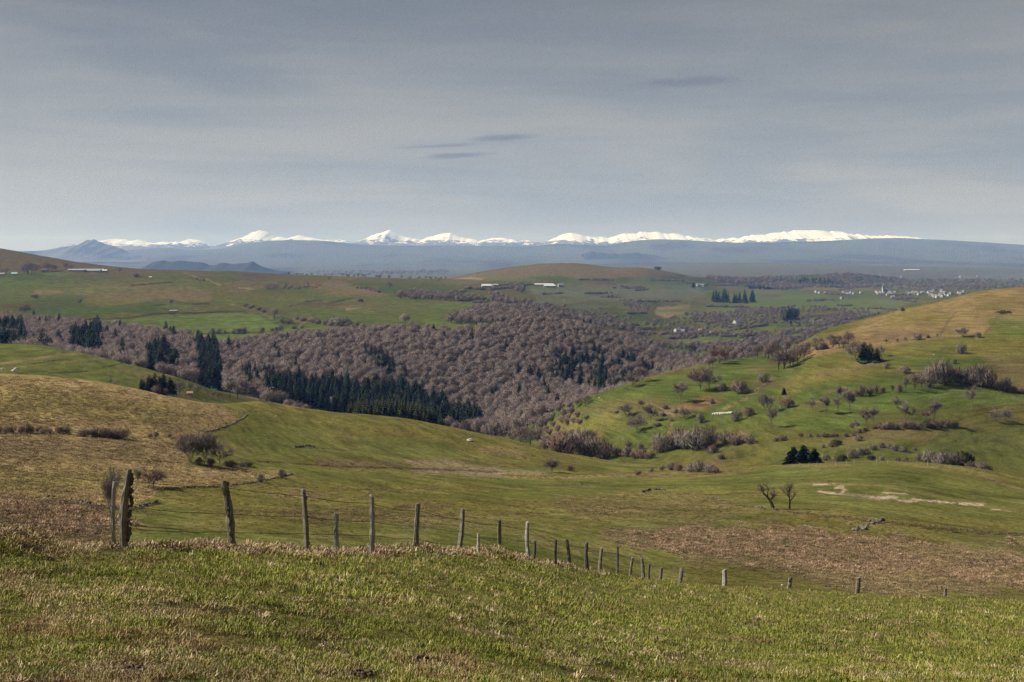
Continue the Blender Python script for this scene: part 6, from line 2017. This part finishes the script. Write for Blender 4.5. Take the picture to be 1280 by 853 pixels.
def house(name, p, W, D, H, R, rz, wall, roof, label, cat='house', group=None, chimney=True, wins=0, door=False):
    """walls with gables, an overhanging pitched roof (a part of its own), chimney, windows and a door"""
    root = empty(name, p, rz)
    tag(root, label, cat, group)
    B = MB()
    w, d = W / 2, D / 2
    B.face([(-w, -d, -1.5), (w, -d, -1.5), (w, -d, H), (-w, -d, H)])
    B.face([(w, d, -1.5), (-w, d, -1.5), (-w, d, H), (w, d, H)])
    B.face([(w, -d, -1.5), (w, d, -1.5), (w, d, H), (w, 0, H + R), (w, -d, H)])
    B.face([(-w, d, -1.5), (-w, -d, -1.5), (-w, -d, H), (-w, 0, H + R), (-w, d, H)])
    B.build('wall', wall, root)
    B = MB()
    o_ = .35
    e = R / d * o_
    for s in (-1, 1):
        B.face([(-w - o_, s * (d + o_), H - e + .05), (w + o_, s * (d + o_), H - e + .05), (w + o_, 0, H + R + .05), (-w - o_, 0, H + R + .05)])
        B.face([(-w - o_, s * (d + o_), H - e + .3), (w + o_, s * (d + o_), H - e + .3), (w + o_, 0, H + R + .3), (-w - o_, 0, H + R + .3)])
        B.face([(-w - o_, s * (d + o_), H - e + .05), (w + o_, s * (d + o_), H - e + .05), (w + o_, s * (d + o_), H - e + .3), (-w - o_, s * (d + o_), H - e + .3)])
    for s in (-1, 1):
        for q in (-1, 1):
            B.face([(s * (w + o_), 0, H + R + .05), (s * (w + o_), q * (d + o_), H - e + .05), (s * (w + o_), q * (d + o_), H - e + .3), (s * (w + o_), 0, H + R + .3)])
    ro = B.build('roof', roof, root)
    if chimney:
        B = MB()
        B.box(w * .6, w * .6 + .8, -.4, .4, H + R * .4, H + R + 1.1)
        B.build('chimney', wall, ro)
    for i in range(wins):
        B = MB()
        cx = -w + W * (i + 1) / (wins + 1)
        B.box(cx - .5, cx + .5, -d - .04, -d + .1, H * .5, H * .5 + 1.3)
        B.build('window', M_PANE, root)
    if door:
        B = MB()
        B.box(-w * .45, -w * .45 + (1.2 if chimney else 4.0), -d - .05, -d + .1, -.2, 2.2 if chimney else 3.4)
        B.build('door', M_PANE, root)
    return root


def px_m(p, n):
    return n / F * p.y


def house_at(name, x_, y_, ym, wpx, hpx, rpx, dpx, rz, wall, roof, label, **kw):
    p = at(x_, y_, ym)
    return house(name, p, px_m(p, wpx), px_m(p, dpx), px_m(p, hpx), px_m(p, rpx), rz, wall, roof, label, **kw)


house_at('barn', 96, 339.5, 2000, 20, 1.6, 1.4, 7, .05, M_WALLS, M_TIN, 'left barn with long grey roof of the skyline farm on the plateau', cat='barn', chimney=False)
house_at('barn', 113, 340, 2000, 26, 1.4, 2.2, 9, .05, M_WALLS, M_TIN, 'longest barn with pale metal roof of the skyline farm, in the middle', cat='barn', chimney=False, door=True)
house_at('barn', 126, 340.3, 2000, 16, 1.7, 1.4, 6, .05, M_WALLW, M_WHITER, 'right barn with low white wall of the skyline farm', cat='barn', chimney=False)
p = at(130.5, 339.5, 2000)
B = MB()
B.tube([(0, 0, -1), (0, 0, 4.2), (0, 0, 5.0), (0, 0, 5.3)], [2.6, 2.6, 1.6, .1], 14)
o = B.build('silo', M_WHITER, None, True)
o.location = p + Vector((0, -8, 0))
tag(o, 'white round silo at the right end of the skyline farm', 'silo')
house_at('farmhouse', 56, 340, 2000, 7, 2.2, 2, 5, .1, M_WALLS, M_SLATE, 'small stone house with slate roof among the windbreak trees', door=True)
house_at('shed', 18, 344, 2000, 7, 1.6, 1.6, 5, .3, M_WALLW, M_GREENR, 'small shed with pale green roof at the far left', cat='shed', chimney=False)
house_at('shed', 2, 344.5, 2000, 7, 1.6, 1.6, 5, .2, M_WALLS, M_TIN, 'small shed with metal roof at the left border', cat='shed', chimney=False)
house_at('hut', 188, 348, 2000, 3, 1.2, 1, 3, .2, M_WALLW, M_WHITER, 'tiny white hut on the plateau right of the farm', cat='hut', chimney=False)
house_at('barn', 608, 359.5, 2300, 12, 2.0, 2.2, 8, .15, M_WALLS, M_WHITER, 'bright white roofed barn at the left foot of the central hill', cat='barn', chimney=False, door=True)
house_at('barn', 619, 358, 2300, 7, 1.6, 1.4, 6, .15, M_WALLS, M_TIN, 'greyer barn behind the bright white roofed one', cat='barn', chimney=False)
house_at('barn', 680, 357.5, 2300, 24, 1.6, 1.2, 7, .05, M_WALLW, M_WHITER, 'long white barn of the farm on the central hill', cat='barn', chimney=False)
house_at('barn', 687, 359.5, 2300, 14, 2.0, 1.4, 7, .05, M_WALLW, M_WHITER, 'nearer white barn in front of the long white one', cat='barn', chimney=False, door=True)
house_at('farmhouse', 701, 359, 2300, 7, 2.6, 2.2, 5, .2, M_WALLS, M_SLATE, 'stone farmhouse at the right end of the central hill farm', wins=2)
house_at('farmhouse', 873, 358.5, 2500, 6, 2.2, 1.8, 5, .4, M_WALLW, M_SLATE, 'white house right of the dark conifer on the far hillside', wins=2)
house_at('farmhouse', 878, 358.5, 2500, 4, 1.8, 1.6, 4, -.3, M_WALLW, M_SLATE, 'smaller white house beside the white house on the far hillside')
house_at('farmhouse', 847, 416, 1700, 8, 3.4, 2.6, 6, .5, M_WALLW, M_SLATE, 'white house of the valley hamlet, left', wins=3, door=True)
house_at('farmhouse', 853, 417, 1700, 6, 2.8, 2.4, 5, -.3, M_WALLS, M_SLATE, 'stone house touching the white one in the valley hamlet', wins=2)
house_at('farmhouse', 875, 415.5, 1700, 3.6, 3.0, 1.8, 4, .2, M_WALLW, M_TILE, 'narrow pinkish-roofed house alone among the valley thickets', wins=1)
house_at('farmhouse', 890, 418.5, 1700, 6, 2.4, 2.2, 5, .3, M_WALLS, M_SLATE, 'low slate-roofed house right of the valley hamlet', wins=2)
house_at('farmhouse', 922, 406, 1700, 11, 3.0, 3.4, 7, .6, M_WALLW, M_SLATE, 'large slate-roofed farmhouse with white gable in the valley', wins=3, door=True)
house_at('hut', 237, 494, 480, 6, 2.2, 1.6, 5, .3, M_WALLW, M_TILE, 'small brown hut between the bare trees of the green knoll', cat='hut', chimney=False)
house_at('hut', 217, 390, 1180, 9, 1.3, .8, 6, .05, M_WALLS, M_TIN, 'low grey sheepfold on the long field wall of the plateau', cat='hut', chimney=False)
VL, VG = 'little white house of the distant village at the foot of the woods', 'houses of the distant village'
vr = random.Random(8)
vil = [(1020, 366), (1024, 367), (1031, 367.5), (1054, 366), (1057, 368), (1060, 369), (1064, 367), (1067, 368), (1052, 374), (1076, 367), (1097, 368), (1100, 366.5), (1103, 368.5), (1112, 367), (1115, 368.5), (1118, 367.5), (1096, 366), (1110, 369.5), (1116, 373), (1134, 367), (1137, 368.5), (1141, 367), (1145, 368), (1149, 369), (1153, 367.5)]
vil += [(1160 + vr.uniform(0, 44), vr.uniform(364.5, 372.5)) for _ in range(24)]
for i, (x_, y_) in enumerate(vil):
    p = at(x_, y_, 3200)
    house('village_house', p, vr.uniform(6, 12), vr.uniform(6, 9), vr.uniform(3.5, 5.5), vr.uniform(2.5, 4), vr.uniform(-.9, .9), M_WALLW if vr.random() < .6 else M_WALLS, M_SLATE if vr.random() < .6 else (M_TIN if vr.random() < .6 else M_TILE), VL, 'house', VG, chimney=False)
for (x_, y_) in [(1075, 344.5), (1079, 345.5), (1083, 344), (1087, 346), (1092, 345), (1099, 346), (1110, 347), (1127, 347), (1200, 347), (1222, 346)]:
    p = at(x_, y_, 5000)
    house('village_house', p, vr.uniform(10, 18), 10, 7, 4, vr.uniform(-.8, .8), M_WALLW, M_SLATE, 'tiny white house scattered on the slope above the distant village', 'house', 'houses above the distant village', chimney=False)
for i, (x_, w_) in enumerate([(1134, 8), (1142, 14)]):
    house_at('barn', x_, 338.6, 6000, w_, .9, .8, 4, .02, M_WALLW, M_WHITER, ('shorter' if i == 0 else 'longer') + ' of two white sheds on the far plain above the village', cat='barn', chimney=False)
p = at(1107, 367, 3200)
ch = house('church', p, 20, 11, 9, 6, .4, M_WALLW, M_SLATE, 'church with pointed spire in the distant village', 'church', None, chimney=False)
B = MB()
B.box(-13.5, -7.5, -3, 3, -1.5, 18)
B.build('tower', M_WALLW, ch)
B = MB()
for a, b in (((-14, -3.5), (-7, -3.5)), ((-7, -3.5), (-7, 3.5)), ((-7, 3.5), (-14, 3.5)), ((-14, 3.5), (-14, -3.5))):
    B.face([(a[0], a[1], 18), (b[0], b[1], 18), (-10.5, 0, 30)])
B.build('spire', M_SLATE, ch)
# ------------------------------------------------------------------ haze in the air
def build_haze():
    z0 = float(GZ.min()) - 60.0
    mb = MB()
    mb.box(-60000, 60000, -120, 46000, min(z0, -180), 720)
    m = bpy.data.materials.new('haze')
    m.use_nodes = True
    nt = m.node_tree
    nt.nodes.clear()
    v = N(nt, 'ShaderNodeVolumePrincipled')
    v.inputs['Color'].default_value = (0.27, 0.48, 1.0, 1)
    v.inputs['Absorption Color'].default_value = (1, 1, 1, 1)
    v.inputs['Density'].default_value = 4.4e-5
    v.inputs['Anisotropy'].default_value = 0.1
    o = N(nt, 'ShaderNodeOutputMaterial')
    nt.links.new(v.outputs[0], o.inputs['Volume'])
    h_ = mb.build('haze', m)
    h_['kind'] = 'stuff'


build_haze()
